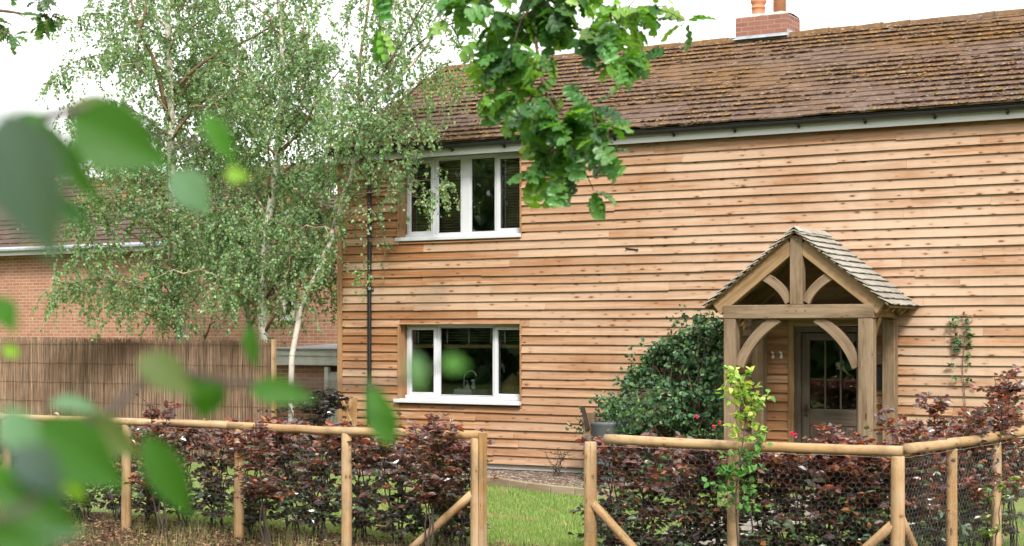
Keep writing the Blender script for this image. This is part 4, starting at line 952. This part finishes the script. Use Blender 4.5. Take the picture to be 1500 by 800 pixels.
# ================================================================== copper beech hedge plants
rs.seed(5)
def shrub(gl, gw, h, rad, nst, ntw, per, Lf, colfn, z0=.14, wr=.62, up=.5, kind='hex', stem_r=.010, tilt=.62):
    for s in range(nst):
        b = np.array([rs.uniform(-.07, .07), rs.uniform(-.07, .07), 0]); e = np.array([rs.uniform(-1, 1) * rad * .7, rs.uniform(-1, 1) * rad * .7, h * rs.uniform(.8, 1.04)])
        t = np.linspace(0, 1, 9)[:, None]; pth = b + (e - b) * np.concatenate([t ** 1.3, t ** 1.3, t], 1); pth[1:, :2] += rs.randn(8, 2) * .014
        gw.tube(pth, np.linspace(stem_r, .003, 9), 5, caps=False)
        for k in range(ntw // nst):
            u = max(z0 / h, rs.uniform(0, 1) ** .75 if rs.rand() < .85 else .9); u = min(u, .99); i = int(u * 8); f = u * 8 - i; p = pth[i] * (1 - f) + pth[min(i + 1, 8)] * f
            az = rs.uniform(0, 2 * math.pi); d = nrm([math.cos(az), math.sin(az), rs.uniform(-.1, 1) * up]); l = rad * rs.uniform(.35, 1.0) * (1.15 - .5 * u)
            q = p + d * l * np.linspace(0, 1, 5)[:, None] + np.array([0, 0, -.12]) * l * np.linspace(0, 1, 5)[:, None] ** 2; gw.tube(q, np.linspace(.0035, .0014, 5), 3, caps=False)
            m = per; tt = rs.uniform(.1, 1.0, m); P = p + d * l * tt[:, None]; sd_ = nrm(np.cross(d, [0, 0, 1])); sg = np.where(np.arange(m) % 2, 1, -1)[:, None]
            D = nrm(d * .55 + sd_ * sg * .8 + rs.randn(m, 3) * .3 + np.array([0, 0, -.15])); N = nrm(np.array([0, 0, 1.0]) + rs.randn(m, 3) * tilt)
            L = Lf * rs.uniform(.65, 1.2, m); leaves(gl, P, D, N, L, L * wr, colfn(P[:, 2] / h, m), kind)
def copper(zz, m):
    c = pick([(.115, .066, .066), (.16, .07, .058), (.08, .058, .058), (.23, .08, .04), (.30, .13, .045)], m, [.34, .24, .16, .16, .10])
    low = pick([(.055, .105, .05), (.09, .15, .06), (.075, .06, .062)], m); k = (rs.rand(m) < np.clip(1.25 - 1.35 * zz, .02, .85))[:, None]
    return np.where(k, low, c)
def protos(n, h, rad, nst, ntw, per, Lf, fn, **kw):
    out = []
    for _ in range(n):
        gl, gw = Geo(), Geo(); shrub(gl, gw, h, rad, nst, ntw, per, Lf, fn, **kw); out.append((gl, gw))
    return out
stock = {}
def plant(kind, name, label, cat, x, y, group, sx=1.0, sz=1.0, lm='beech_leaf', zb=0.0):
    gl, gw = random.choice(kind); r = thing(name, label, cat, (x, y, zb), group); key = id(gl)
    if key not in stock:
        keep = [o for o in (None,)]
        f = gl.build('foliage', M[lm], None); s = gw.build('stems', M['stem'], None); f.parent = r; s.parent = r; stock[key] = (f, s)
    else:
        for o in stock[key]: c = o.copy(); col.objects.link(c); c.parent = r
    r.rotation_euler[2] = rs.uniform(0, 6.28); r.scale = (sx, sx, sz); return r
hedge = protos(6, 1.17, .37, 5, 105, 11, .080, copper, z0=.2)
HG = 'copper beech hedging plants behind the pole fences'
HYy = -8.02
Lp = [(18, 'copper beech plant behind the pale blurred leaves at the lower left'), (70, 'copper beech plant behind the big blurred green leaf at the lower left'), (122, 'copper beech plant left of the fence post third from the gateway end post'),
      (160, 'copper beech plant brushing the left side of the post third from the gateway end post'), (212, 'copper beech plant just right of the post third from the gateway end post'), (262, 'copper beech plant behind the long hanging green leaf'), (315, 'copper beech plant left of the post two along from the gateway end post'),
      (372, 'copper beech plant right of the post two along from the gateway end post'), (422, 'copper beech plant with red brown top midway between two posts under the dark bush'), (472, 'copper beech plant left of the post next to the gateway end post'), (532, 'copper beech plant right of the post next to the gateway end post'),
      (588, 'copper beech plant under the lower window between brace and post'), (640, 'copper beech plant above the slanting brace of the left fence'), (680, 'copper beech plant tight against the gateway end post of the left fence')]
for px, lb in Lp: plant(hedge, 'beech_plant', lb, 'hedge plant', fX(px, HYy), HYy + rs.uniform(-.06, .1), HG, 1.0 * rs.uniform(.92, 1.1), rs.uniform(.93, 1.06))
Rp = [(898, 'copper beech plant wrapped round the gateway end post of the right fence'), (948, 'copper beech plant over the slanting brace right of the gateway'), (1000, 'copper beech plant below the climber left of the porch'), (1050, 'copper beech plant against the fence post in front of the porch'),
      (1112, 'copper beech plant right of the pale green sapling'), (1168, 'copper beech plant in front of the oak front door'), (1222, 'copper beech plant between the front door and the corner brace'), (1282, 'copper beech plant pressed behind the corner post')]
for px, lb in Rp: plant(hedge, 'beech_plant', lb, 'hedge plant', fX(px, HYy), HYy + rs.uniform(-.08, .08), HG, rs.uniform(1.0, 1.15), rs.uniform(.93, 1.04))
side = nrm(np.cross([0, 0, 1], dr)) 
Sp = [(1352, .95, 'copper beech plant just round the corner of the right fence'), (1385, 1.0, 'copper beech plant beside the first post of the side fence'), (1420, 1.05, 'copper beech plant with green shoots between two side fence posts'), (1452, 1.1, 'copper beech plant by the farther side fence post'), (1478, 1.05, 'copper beech plant low down past the farther side fence post'), (1510, 1.1, 'copper beech plant cut by the right picture edge along the side fence')]
for px, sz, lb in Sp: q = retp(px) + side * .30 if False else retp(px) - np.array([dr[1], -dr[0], 0]) * .33; plant(hedge, 'beech_plant', lb, 'hedge plant', q[0], q[1], HG, 1.05, sz)
tall = protos(4, 1.55, .38, 4, 136, 10, .066, lambda z, m: copper(np.maximum(z, .75), m), z0=.75, up=1.1)
for px, dpt, sz, lb in ((1330, 13.2, .98, 'taller copper beech with reaching shoots behind the corner post'), (1385, 13.8, 1.02, 'tallest bushy copper beech under the thin wall climber'), (1440, 14.3, 1.03, 'tall copper beech with purple shoots right of the wall climber'), (1490, 15.2, 1.06, 'tall copper beech at the far right end of the side fence'), (1265, 13.2, .84, 'copper beech with pale pinkish tips below the right porch post'), (1205, 13.4, .80, 'thin copper beech shoots standing up before the front door'), (235, 15.9, .88, 'taller copper beech with orange leaf tips against the reed fence'), (390, 15.0, .82, 'taller copper beech with a few shoots before the end of the reed fence'), (622, 14.6, .82, 'taller copper beech whose thin shoots rise below the kitchen window sill')):
    q = atZ(px, 700, dpt); plant(tall, 'beech_plant', lb, 'hedge plant', q[0], q[1], HG, 1.0, sz)
# green leaved plants in the hedge
def greenc(zz, m): return pick([(.10, .24, .035), (.16, .31, .05), (.07, .17, .04), (.28, .36, .07)], m)
gr1 = protos(1, 1.1, .22, 3, 26, 8, .06, greenc, z0=.45)
plant(gr1, 'beech_plant', 'green leaved plant among the copper beeches left of the gateway end post', 'hedge plant', fX(652, -8.2), -8.2, HG, 1.0, .95)
plant(gr1, 'beech_plant', 'green leaved plant among the copper beeches inside the side fence', 'hedge plant', *(retp(1440) + np.array([.12, -.1, 0]))[:2], HG, .8, .82)
# pale green sapling in front of the left porch post
gl, gw = Geo(), Geo(); base = np.array([fX(1086, -8.62), -8.62, 0])
sp_ = thing('green_sapling', 'pale green sapling climbing the fence post in front of the left porch post', 'sapling', base)
pth = smooth_path([base, atZ(1078, 740, 12.9), atZ(1083, 680, 12.9), atZ(1092, 620, 12.95), atZ(1090, 585, 12.95), atZ(1082, 552, 12.9)], 30); gw.tube(pth, np.linspace(.008, .0025, len(pth)), 6)
for k in range(96):
    i = rs.randint(5, len(pth)); p = pth[i]; az = rs.uniform(0, 6.28); d = nrm([math.cos(az), math.sin(az) * .5, rs.uniform(0, .8)]); l = rs.uniform(.06, .25) * (1.1 if i < 24 else .75); gw.tube([p, p + d * l], [.0022, .001], 3)
    m = 7; tt = rs.uniform(.3, 1.1, m)[:, None]; D = nrm(d * .6 + rs.randn(m, 3) * .6); N = nrm(np.array([0, -.2, 1.0]) + rs.randn(m, 3) * .5); L = .058 * rs.uniform(.6, 1.2, m)
    leaves(gl, p + d * l * tt, D, N, L, L * .68, pick([(.20, .34, .06), (.32, .42, .10), (.10, .24, .06), (.42, .46, .14)] if i > 14 else [(.06, .17, .04), (.10, .22, .06)], m))
gl.build('foliage', M['near_leaf'], sp_); gw.build('stem', M['stem'], sp_)

# ================================================================== planting against the house
rs.seed(9)
# dark green climber left of the porch
def climber(name, label, top, xr, yfn, n, Lf, cols, pw, ybase, thr=.0, clump=2.2):
    tx = np.array([onY(a, b, ybase)[0] for a, b in top]); tz = np.array([onY(a, b, ybase)[2] for a, b in top])
    r = thing(name, label, 'climber', ((tx[0] + tx[-1]) / 2, ybase + .1, 0)); gl, gw = Geo(), Geo(); P = []
    while len(P) < n:
        x = rs.uniform(tx[0], tx[-1]); zt = np.interp(x, tx, tz); z = zt * rs.rand() ** .8 + .05; 
        if z > zt + .22 * noise.noise((x * 2.6, z * 2.6, 2)) - .04 : continue
        dpt = yfn(z / max(zt, .1)); c = noise.noise((x * clump, z * clump, 7.7)) + .5 * noise.noise((x * 6, z * 6, 1))
        y = -.05 - dpt * (.25 + .75 * rs.rand()) * max(.15, 1 + .9 * c)
        if c < thr - .45 and rs.rand() < .8: continue
        P.append([x, y, z])
    P = np.array(P); m = len(P); D = nrm(rs.randn(m, 3) * .7 + np.array([0, -.3, -.5])); N = nrm(np.array([.1, -.6, .8]) + rs.randn(m, 3) * .7); L = Lf * rs.uniform(.6, 1.25, m)
    leaves(gl, P, D, N, L, L * .72, pick(cols, m, pw))
    for k in range(46):
        x = rs.uniform(tx[0] + .3, tx[-1]); zt = np.interp(x, tx, tz); p0 = np.array([np.interp(rs.rand(), [0, 1], [tx[-1] - 1.0, tx[-1] - .1]), -.12, .02]); e = np.array([x, -.1 - rs.rand() * .45, zt * rs.uniform(.6, 1.03)])
        q = smooth_path([p0, (p0 + e) / 2 + rs.randn(3) * .12 + [0, -.1, .1], e], 14); q[:, 1] = np.minimum(q[:, 1], -.06); gw.tube(q, np.linspace(.009, .0025, len(q)), 5)
    if n > 3000:
        for k in range(42):                              # sprays falling over the tub
            c = onY(rs.uniform(882, 945), rs.uniform(582, 640), rs.uniform(-1.3, -.75)); mm = 12; leaves(gl, c + rs.randn(mm, 3) * .06, rdir(mm), nrm([.1, -.6, .8] + rs.randn(mm, 3) * .6), Lf * rs.uniform(.5, 1, mm), Lf * rs.uniform(.4, .7, mm), pick(cols, mm, pw)); gw.tube([c, c + [.15, .25, .12], [c[0] + .35, -.3, c[2] + .1]], [.002, .002, .003], 3)
    for k in range(70):                                  # loose shoots at the edges
        i = rs.rand() ** 1.3; x = tx[0] + (tx[-1] - tx[0]) * i * .95; zt = np.interp(x, tx, tz) * rs.uniform(.72, 1.0); p = np.array([x + .1, -.12 - rs.rand() * .4, zt]); d = nrm([rs.uniform(-1, .35), rs.uniform(-.35, .05), rs.uniform(-.15, .75)]); l = rs.uniform(.15, .5)
        q = p + d * l * np.linspace(0, 1, 7)[:, None] + np.array([0, 0, -.3]) * l * np.linspace(0, 1, 7)[:, None] ** 2; q[:, 1] = np.minimum(q[:, 1], -.05); gw.tube(q, np.linspace(.003, .0012, 7), 3)
        mm = int(l * 34); ii = rs.randint(1, 7, mm); leaves(gl, q[ii] + rs.randn(mm, 3) * .03 * [1, .4, 1], nrm(rs.randn(mm, 3) + d), nrm([.1, -.6, .8] + rs.randn(mm, 3) * .6), Lf * rs.uniform(.5, 1, mm), Lf * rs.uniform(.4, .7, mm), pick(cols, mm, pw))
    f = gl.build('foliage', M['climb_leaf'], r); gw.build('stems', M['twig'], r); return r
CC = [(.036, .095, .038), (.055, .13, .045), (.026, .066, .03), (.085, .17, .055), (.135, .21, .055)]
climber('wall_climber', 'bushy dark green climber spreading up the boards left of the porch', [(880, 625), (905, 606), (925, 570), (942, 528), (958, 512), (985, 490), (1012, 474), (1060, 462), (1082, 470)], None, lambda f: .62 * (1.05 - f) ** .5 + .12, 6400, .082, CC, [.32, .3, .2, .13, .05], -.05)
# thin climber right of the porch
p0 = onY(1416, 640, -.06); wc = thing('wall_climber', 'thin single stemmed climber on the boards right of the porch', 'climber', (p0[0], -.06, 0)); gl, gw = Geo(), Geo()
pth = smooth_path([[p0[0], -.08, 0], onY(1414, 600, -.07), onY(1410, 540, -.06), onY(1413, 500, -.06), onY(1408, 463, -.07)], 26); gw.tube(pth, np.linspace(.008, .003, len(pth)), 5)
for k in range(44):
    i = rs.randint(9, len(pth)); s = rs.choice([-1, 1]); d = nrm([s, -.35, rs.uniform(-.2, .5)]); l = rs.uniform(.05, .19); gw.tube([pth[i], pth[i] + d * l], [.002, .001], 3); m = 5
    D = nrm(d + rs.randn(m, 3) * .5 + [0, 0, -.3]); N = nrm([0, -.7, .7] + rs.randn(m, 3) * .35); L = .055 * rs.uniform(.7, 1.2, m); leaves(gl, pth[i] + d * l * rs.uniform(.4, 1, m)[:, None], D, N, L, L * .6, pick(CC if rs.rand() < .75 else [(.16, .09, .05), (.2, .12, .07)], m))
gl.build('foliage', M['climb_leaf'], wc); gw.build('stems', M['twig'], wc)
# dark bush at the corner of the house
dark = protos(1, 1.28, .62, 9, 150, 12, .075, lambda z, m: pick([(.025, .028, .026), (.035, .045, .03), (.045, .03, .036), (.02, .02, .022)], m), z0=.2)
q = onY(462, 600, -1.1); plant(dark, 'dark_bush', 'very dark purple green bush at the left corner of the timber house', 'bush', q[0], -1.1, None, 1.15, .97, lm='beech_leaf')
q = onY(516, 600, -.75); g = Geo(); g.beam((q[0] - .03, -.75, 0), (q[0] + .02, -.75, 1.10), .12, .07, up=(0, 1, 0)); g.beam((q[0] - .0, -.80, .72), (q[0] - .14, -.81, 1.04), .06, .035, up=(0, 1, 0)); stk = g.build('wooden_stake', M['pole'], loc=(q[0], -.75, 0), bevel=.006); tag(stk, 'short pale wooden stake beside the downpipe at the house corner', 'stake')
# rose bush and low plants in the bed
rose = protos(1, .95, .32, 5, 40, 8, .045, lambda z, m: pick(CC, m), z0=.2)
for px, y, sz, lb in ((1040, -1.5, 1.0, 'pink flowered rose bush between the climber and the left porch post'), (1170, -3.2, .95, 'pink flowered rose bush in front of the oak front door')):
    q = onY(px, 640, y); r = plant(rose, 'rose_bush', lb, 'rose bush', q[0], y, 'rose bushes by the porch', .9, sz, lm='climb_leaf'); r.rotation_euler[2] = 0
    for k in range(3):
        c = np.array([rs.uniform(-.3, .3), rs.uniform(-.3, -.05), rs.uniform(.75, 1.0)]); g = Geo(); m = 14; D = nrm(rs.randn(m, 3) + [0, -.3, .6]); leaves(g, np.zeros((m, 3)) + c, D, rdir(m), .035, .035, pick([(.6, .03, .12), (.7, .08, .2)], m)); f = g.build('flower', M['climb_leaf']); f.parent = r
dry = protos(1, .42, .3, 6, 40, 5, .03, lambda z, m: pick([(.28, .2, .1), (.2, .16, .08), (.1, .12, .05)], m), z0=.05)
q = onY(815, 690, -.6); plant(dry, 'dry_plant', 'straggly dry brown plant in the gravel bed under the wall', 'plant', q[0], -.6, None, 1, 1, lm='dead')
# grey tub and rough post at the left end of the climber
q = onY(893, 625, -.95); tub = thing('plant_tub', 'grey round tub half covered by the climber left of the porch', 'tub', (q[0], -.95, 0)); g = Geo(); g.lathe((q[0], -.95, 0), [(0, 0), (.22, .0), (.24, .05), (.25, .80), (.265, .82), (.265, .86), (.24, .86), (.23, .78), (0, .78)], 20); g.build('tub', M['planter'], tub, smooth=True); g = Geo(); V = [[q[0] + .22 * math.cos(a), -.95 + .22 * math.sin(a), .79] for a in np.linspace(0, 6.28, 16, endpoint=False)]; g.add(V, [tuple(range(16))]); g.build('soil', M['mulch'], tub)
q = onY(862, 620, -1.0); pt = thing('wooden_trough', 'weathered wooden trough end with dark metal edging beside the grey tub', 'trough', (q[0], -1, 0)); g = Geo(); g.box(q[0] - .05, q[0] + .13, -1.06, -1.02, 0, .98); g.box(q[0] - .05, q[0] + .13, -1.015, -.80, .1, .13); g.box(q[0] - .05, q[0] + .13, -.80, -.76, 0, .9); g.build('board', M['oak_grey'], pt, bevel=.005); g = Geo(); g.beam((q[0] - .055, -1.075, 1.07), (q[0] + .03, -1.075, .74), .03, .05, up=(0, 0, 1)); g.build('edging', M['iron'], pt)
# timber edging of the gravel bed
ex = np.array([onG(a, b, .1) for a, b in ((640, 694), (700, 698), (735, 703), (770, 708), (800, 712), (858, 717), (900, 720))]); ep = smooth_path(ex, 40); seg = 0
ln = np.concatenate([[0], np.cumsum(np.linalg.norm(np.diff(ep, axis=0), axis=1))]); s = 0
while s < ln[-1] - .2:
    e = min(s + rs.uniform(.36, .6), ln[-1]); a = np.array([np.interp(s, ln, ep[:, k]) for k in range(3)]); b = np.array([np.interp(e - .012, ln, ep[:, k]) for k in range(3)]); a[2] = b[2] = .06; m = (a + b) / 2; g = Geo(); h = rs.uniform(.11, .14)
    g.beam(a, b, .09, h); o = g.build('edging_block', M['log_edge'], loc=(m[0], m[1], 0), bevel=.008); tag(o, 'short pale timber block in the row edging the gravel bed', 'edging', 'timber blocks edging the gravel bed'); s = e

# ================================================================== oak branches overhead
def oak(label, paths, ncl, Lf, nper, cols, pw, wood_r, seed=3):
    rs.seed(seed); P0 = atZ(*paths[0][0]); r = thing('oak_branch', label, 'branch', P0); gl, gw = Geo(), Geo()
    for pi, pp in enumerate(paths):
        q = smooth_path([atZ(*p[:3]) for p in pp], 24); gw.tube(q, np.linspace(wood_r * (1 if pi == 0 else .5), .002, len(q)), 6, rough=.1)
        L = np.linalg.norm(np.diff(q, axis=0), axis=1).sum(); n = max(3, int(ncl * L))
        for k in range(n):
            u = (k + rs.rand()) / n; u = .04 + .96 * u; i = min(int(u * (len(q) - 1)), len(q) - 2); p = q[i]; T = nrm(q[i + 1] - q[i])
            d = nrm(rs.randn(3) + T * .6 + [0, 0, .1]); l = rs.uniform(.04, .17) if k < n - 1 else .01; e = p + d * l + [0, 0, -.25 * l]; gw.tube([p, (p + e) / 2 + [0, 0, .01], e], [.003, .0022, .0016], 4)
            m = rs.randint(nper - 2, nper + 2); D = nrm(d * .55 + rs.randn(m, 3) * .75 + np.array([0, 0, -.55])); N = nrm(np.array([0, 0, 1.0]) - FWD * .35 + rs.randn(m, 3) * .42); ll = Lf * rs.uniform(.65, 1.2, m)
            leaves(gl, e + D * .01, D, N, ll, ll * .62, pick(cols, m, pw), 'oak')
    gl.build('foliage', M['oak_leaf'], r, smooth=True); gw.build('limb', M['twig'], r, smooth=True); return r
OC = [(.05, .14, .035), (.07, .19, .04), (.038, .105, .03), (.12, .26, .045), (.19, .34, .06)]; OW = [.32, .28, .18, .14, .08]
oak('long drooping oak branch hanging before the roof and boards', [
    [(770, -420, 6.2), (778, -200, 6.1), (780, -60, 6.0), (783, 40, 6.0), (795, 120, 5.9), (813, 165, 5.9), (830, 200, 5.85), (842, 224, 5.8)],
    [(778, -40, 6), (745, 10, 6), (720, 50, 6.0), (715, 85, 6.05), (735, 110, 6.1)], [(780, -20, 6), (820, 30, 5.95), (850, 45, 5.9), (872, 60, 5.9), (892, 72, 5.9)], [(778, -80, 6.1), (720, -30, 6.1), (670, 5, 6.15), (650, 30, 6.2)],
    [(815, 178, 5.9), (850, 185, 5.8), (885, 182, 5.75), (905, 190, 5.7)], [(795, 120, 5.9), (775, 150, 5.95), (770, 170, 6)], [(824, 195, 5.9), (808, 220, 5.9), (802, 238, 5.9)], [(783, 0, 6), (760, 30, 6), (700, 60, 6.1)], [(785, -40, 6), (835, -20, 5.95), (850, 10, 5.9)]], 15, .112, 8, OC, OW, .011)
oak('light green oak spray against the white sky left of the chimney', [[(820, -300, 6.4), (850, -60, 6.3), (870, -3, 6.25), (890, 12, 6.2), (910, 14, 6.2), (945, 12, 6.15), (978, 8, 6.1)], [(905, 14, 6.2), (920, 30, 6.2), (930, 44, 6.2)]], 11, .11, 6, OC[1:] + [(.2, .36, .07)], [.2, .15, .3, .25, .1], .012)
oak('small oak sprig peeping in at the top edge above the birch', [[(560, -300, 6.4), (556, -60, 6.3), (552, -8, 6.3)]], 6, .11, 5, OC, OW, .010)
oak('oak twigs with small dull leaves in the top left corner', [[(-120, -60, 9.2), (-30, 5, 9.1), (20, 18, 9.0), (55, 22, 9.0), (75, 20, 9)], [(-40, 20, 9.1), (0, 45, 9), (22, 52, 9)], [(-30, -30, 9.1), (30, -5, 9), (60, 2, 9)]], 8, .085, 6, [(.04, .10, .035), (.06, .14, .04), (.11, .2, .05)], [.5, .35, .15], .014)

# ================================================================== sapling beside the camera: blurred leaves
NL = [ # px, py, length px, width px, direction deg (0 right, 90 down), depth, colour, face up
 (38, 272, 240, 135, 75, .50, 'grey', .25), (92, 232, 185, 48, 48, .80, 'g', .3), (30, 190, 90, 50, 150, .7, 'g2', .3), (172, 205, 160, 105, 24, .85, 'g', .15), (150, 165, 120, 60, 10, .95, 'olive', .6), (282, 281, 82, 60, 42, 1.1, 'pale', .5), (322, 203, 85, 36, 58, 1.05, 'g2', .2), (347, 256, 36, 28, 0, 1.05, 'y', .2),
 (96, 305, 100, 34, 32, .8, 'dk', .3), (112, 592, 82, 30, 2, 1.0, 'pale', .7), (245, 548, 100, 58, 30, .9, 'olive', .5), (300, 582, 72, 66, 100, .95, 'g', .2), (412, 574, 98, 44, 4, .92, 'g', .3), (369, 508, 72, 26, 84, 1.1, 'g', .2), (556, 603, 108, 46, -108, 1.0, 'g', .1), (612, 548, 66, 30, 78, .75, 'pale', .6), (667, 533, 40, 30, 0, .68, 'g2', .5),
 (17, 515, 28, 20, 20, 1.1, 'y', .2), (118, 668, 170, 96, 34, .8, 'g', .3), (160, 640, 120, 60, 30, .85, 'olive', .3), (248, 702, 152, 58, 64, .9, 'g', .1), (106, 712, 74, 38, 74, .9, 'y', .3), (30, 640, 100, 60, 62, .7, 'pale', .6), (50, 742, 150, 78, 24, .62, 'g', .2), (62, 778, 120, 58, -12, .66, 'pale', .5), (15, 715, 90, 50, 60, .7, 'g2', .3), (60, 690, 110, 66, 40, .62, 'grey', .6), (20, 795, 120, 60, 5, .55, 'g', .2), (8, 460, 60, 40, 60, .9, 'g2', .3)]
KC = {'grey': (.055, .088, .08), 'g': (.035, .105, .016), 'g2': (.05, .15, .022), 'olive': (.085, .115, .04), 'pale': (.10, .19, .12), 'y': (.15, .28, .03), 'dk': (.025, .085, .02)}
root = atZ(-190, 560, .85); root[2] = 0
sap = thing('leafy_sapling', 'out of focus green sapling with broad leaves reaching in close to the camera', 'sapling', root); gl, gw = Geo(), Geo()
for px, py, L, W, an, Z, c, fu in NL:
    k = Z / FPX; a = R(an); D = math.cos(a) * RGT - math.sin(a) * UP + rs.uniform(-.25, .25) * FWD; N = nrm(-FWD * 1.0 + UP * fu * 1.4 + RGT * rs.uniform(-.3, .3)); D = nrm(D)
    P = atZ(px, py, Z) - D * L * k / 2; leaves(gl, P[None], D[None], N[None], L * k, W * k, np.array([KC[c]]) * rs.uniform(.9, 1.1), 'ovate')
st = smooth_path([root, root + [0.02, 0, .9], root + [-.01, 0, 1.7], root + [.01, 0, 2.2], root + [.0, .0, 2.6]], 24); gw.tube(st, np.linspace(.010, .004, len(st)), 8)
for pp in ([(-190, 300, .85), (-60, 230, .84), (20, 185, .83), (100, 165, .88), (180, 165, .95), (260, 215, 1.05), (330, 185, 1.06)], [(-190, 760, .85), (-60, 690, .8), (40, 640, .8), (150, 610, .86), (235, 545, .92), (330, 560, .94), (430, 560, .95), (560, 565, .98), (650, 535, .92)], [(-190, 420, .85), (-60, 330, .7), (30, 230, .66)], [(-190, 820, .85), (-40, 780, .6), (60, 730, .6)]):
    q = smooth_path([atZ(*p) for p in pp], 24); gw.tube(q, np.linspace(.0042, .0012, len(q)), 6)
gl.build('foliage', M['near_leaf'], sap, smooth=True); gw.build('stem', M['stem'], sap)

# ================================================================== ground cover
rs.seed(15)
def blades(name, N, x0, x1, y0, y1, hmin, hmax, cols, pw, keepfn=None, wd=.004):
    P = np.stack([rs.uniform(x0, x1, N), rs.uniform(y0, y1, N), np.zeros(N)], 1)
    if keepfn is not None: P = P[keepfn(P)]
    n = len(P); az = rs.uniform(0, 6.28, n); h = rs.uniform(hmin, hmax, n); le = rs.uniform(.1, .8, n) * h; s = np.stack([np.cos(az), np.sin(az), 0 * az], 1); l = np.stack([-np.sin(az), np.cos(az), 0 * az], 1) * le[:, None]
    V = np.stack([P - s * wd, P + s * wd, P + l + np.array([0, 0, 1]) * h[:, None]], 1).reshape(-1, 3); g = Geo(); g.add_np(V, np.arange(3 * n).reshape(-1, 3), c=np.repeat(np.where((np.array([noise.noise((p[0] * .9, p[1] * 1.4, 6)) + .6 * noise.noise((p[0] * 3, p[1] * 4, 2)) for p in P]) > .28)[:, None], pick([(.30, .29, .13), (.36, .32, .17), (.24, .27, .09)], n), pick(cols, n, pw)), 3, 0), r=.5); return g.build(name, M['grass'])
path_ok = lambda P: ~((P[:, 0] > -6.75) & (P[:, 0] < -5.75) & (P[:, 1] > -7.3)) 
gcol = [(.14, .24, .055), (.19, .30, .075), (.25, .32, .11), (.32, .33, .15)]
struct(blades('grass', 170000, -12.5, -3.0, -7.9, -1.85, .025, .06, gcol, [.35, .35, .2, .1], path_ok), 'stuff')
struct(blades('rough_grass', 11000, -16, -2.5, -9.6, -7.4, .05, .22, [(.10, .17, .04), (.20, .22, .08), (.30, .24, .12), (.24, .17, .09)], [.3, .25, .25, .2], lambda P: np.array([noise.noise((p[0] * 1.3, p[1] * 2, 3)) > -.05 for p in P]), wd=.003), 'stuff')
n = 22000; P = np.stack([rs.uniform(-16, -2.5, n), rs.uniform(-9.9, -7.5, n), rs.uniform(.008, .06, n)], 1); g = Geo(); D = rs.randn(n, 3); D[:, 2] *= .35; leaves(g, P, D, nrm(rs.randn(n, 3) * .6 + [0, 0, 1]), rs.uniform(.02, .06, n), rs.uniform(.006, .03, n), pick([(.13, .075, .042), (.20, .12, .07), (.06, .036, .022), (.30, .21, .14)], n)); struct(g.build('leaf_litter', M['dead']), 'stuff')
n = 130; P = np.stack([rs.uniform(-11.5, -4, n), rs.uniform(-7.6, -2, n), np.full(n, .05)], 1); g = Geo(); leaves(g, P, nrm(rs.randn(n, 3) * [1, 1, .2]), nrm(rs.randn(n, 3) * .3 + [0, 0, 1]), .018, .018, pick([(.5, .40, .05), (.45, .42, .34), (.3, .2, .1)], n)); struct(g.build('fallen_petals', M['dead']), 'stuff')
# the wood behind the camera that the windows mirror
n = 30000; P = np.stack([rs.uniform(-85, 25, n), rs.uniform(-48, -33, n), 13 * rs.rand(n) ** .9], 1); P[:, 2] *= .75 + .25 * np.sin(P[:, 0] * .5) ** 2; g = Geo(); leaves(g, P, rdir(n), rdir(n), rs.uniform(.6, 1.1, n), rs.uniform(.5, .9, n), pick([(.05, .13, .035), (.08, .17, .045), (.035, .085, .03)], n)); struct(g.build('woodland', M['climb_leaf']), 'stuff')
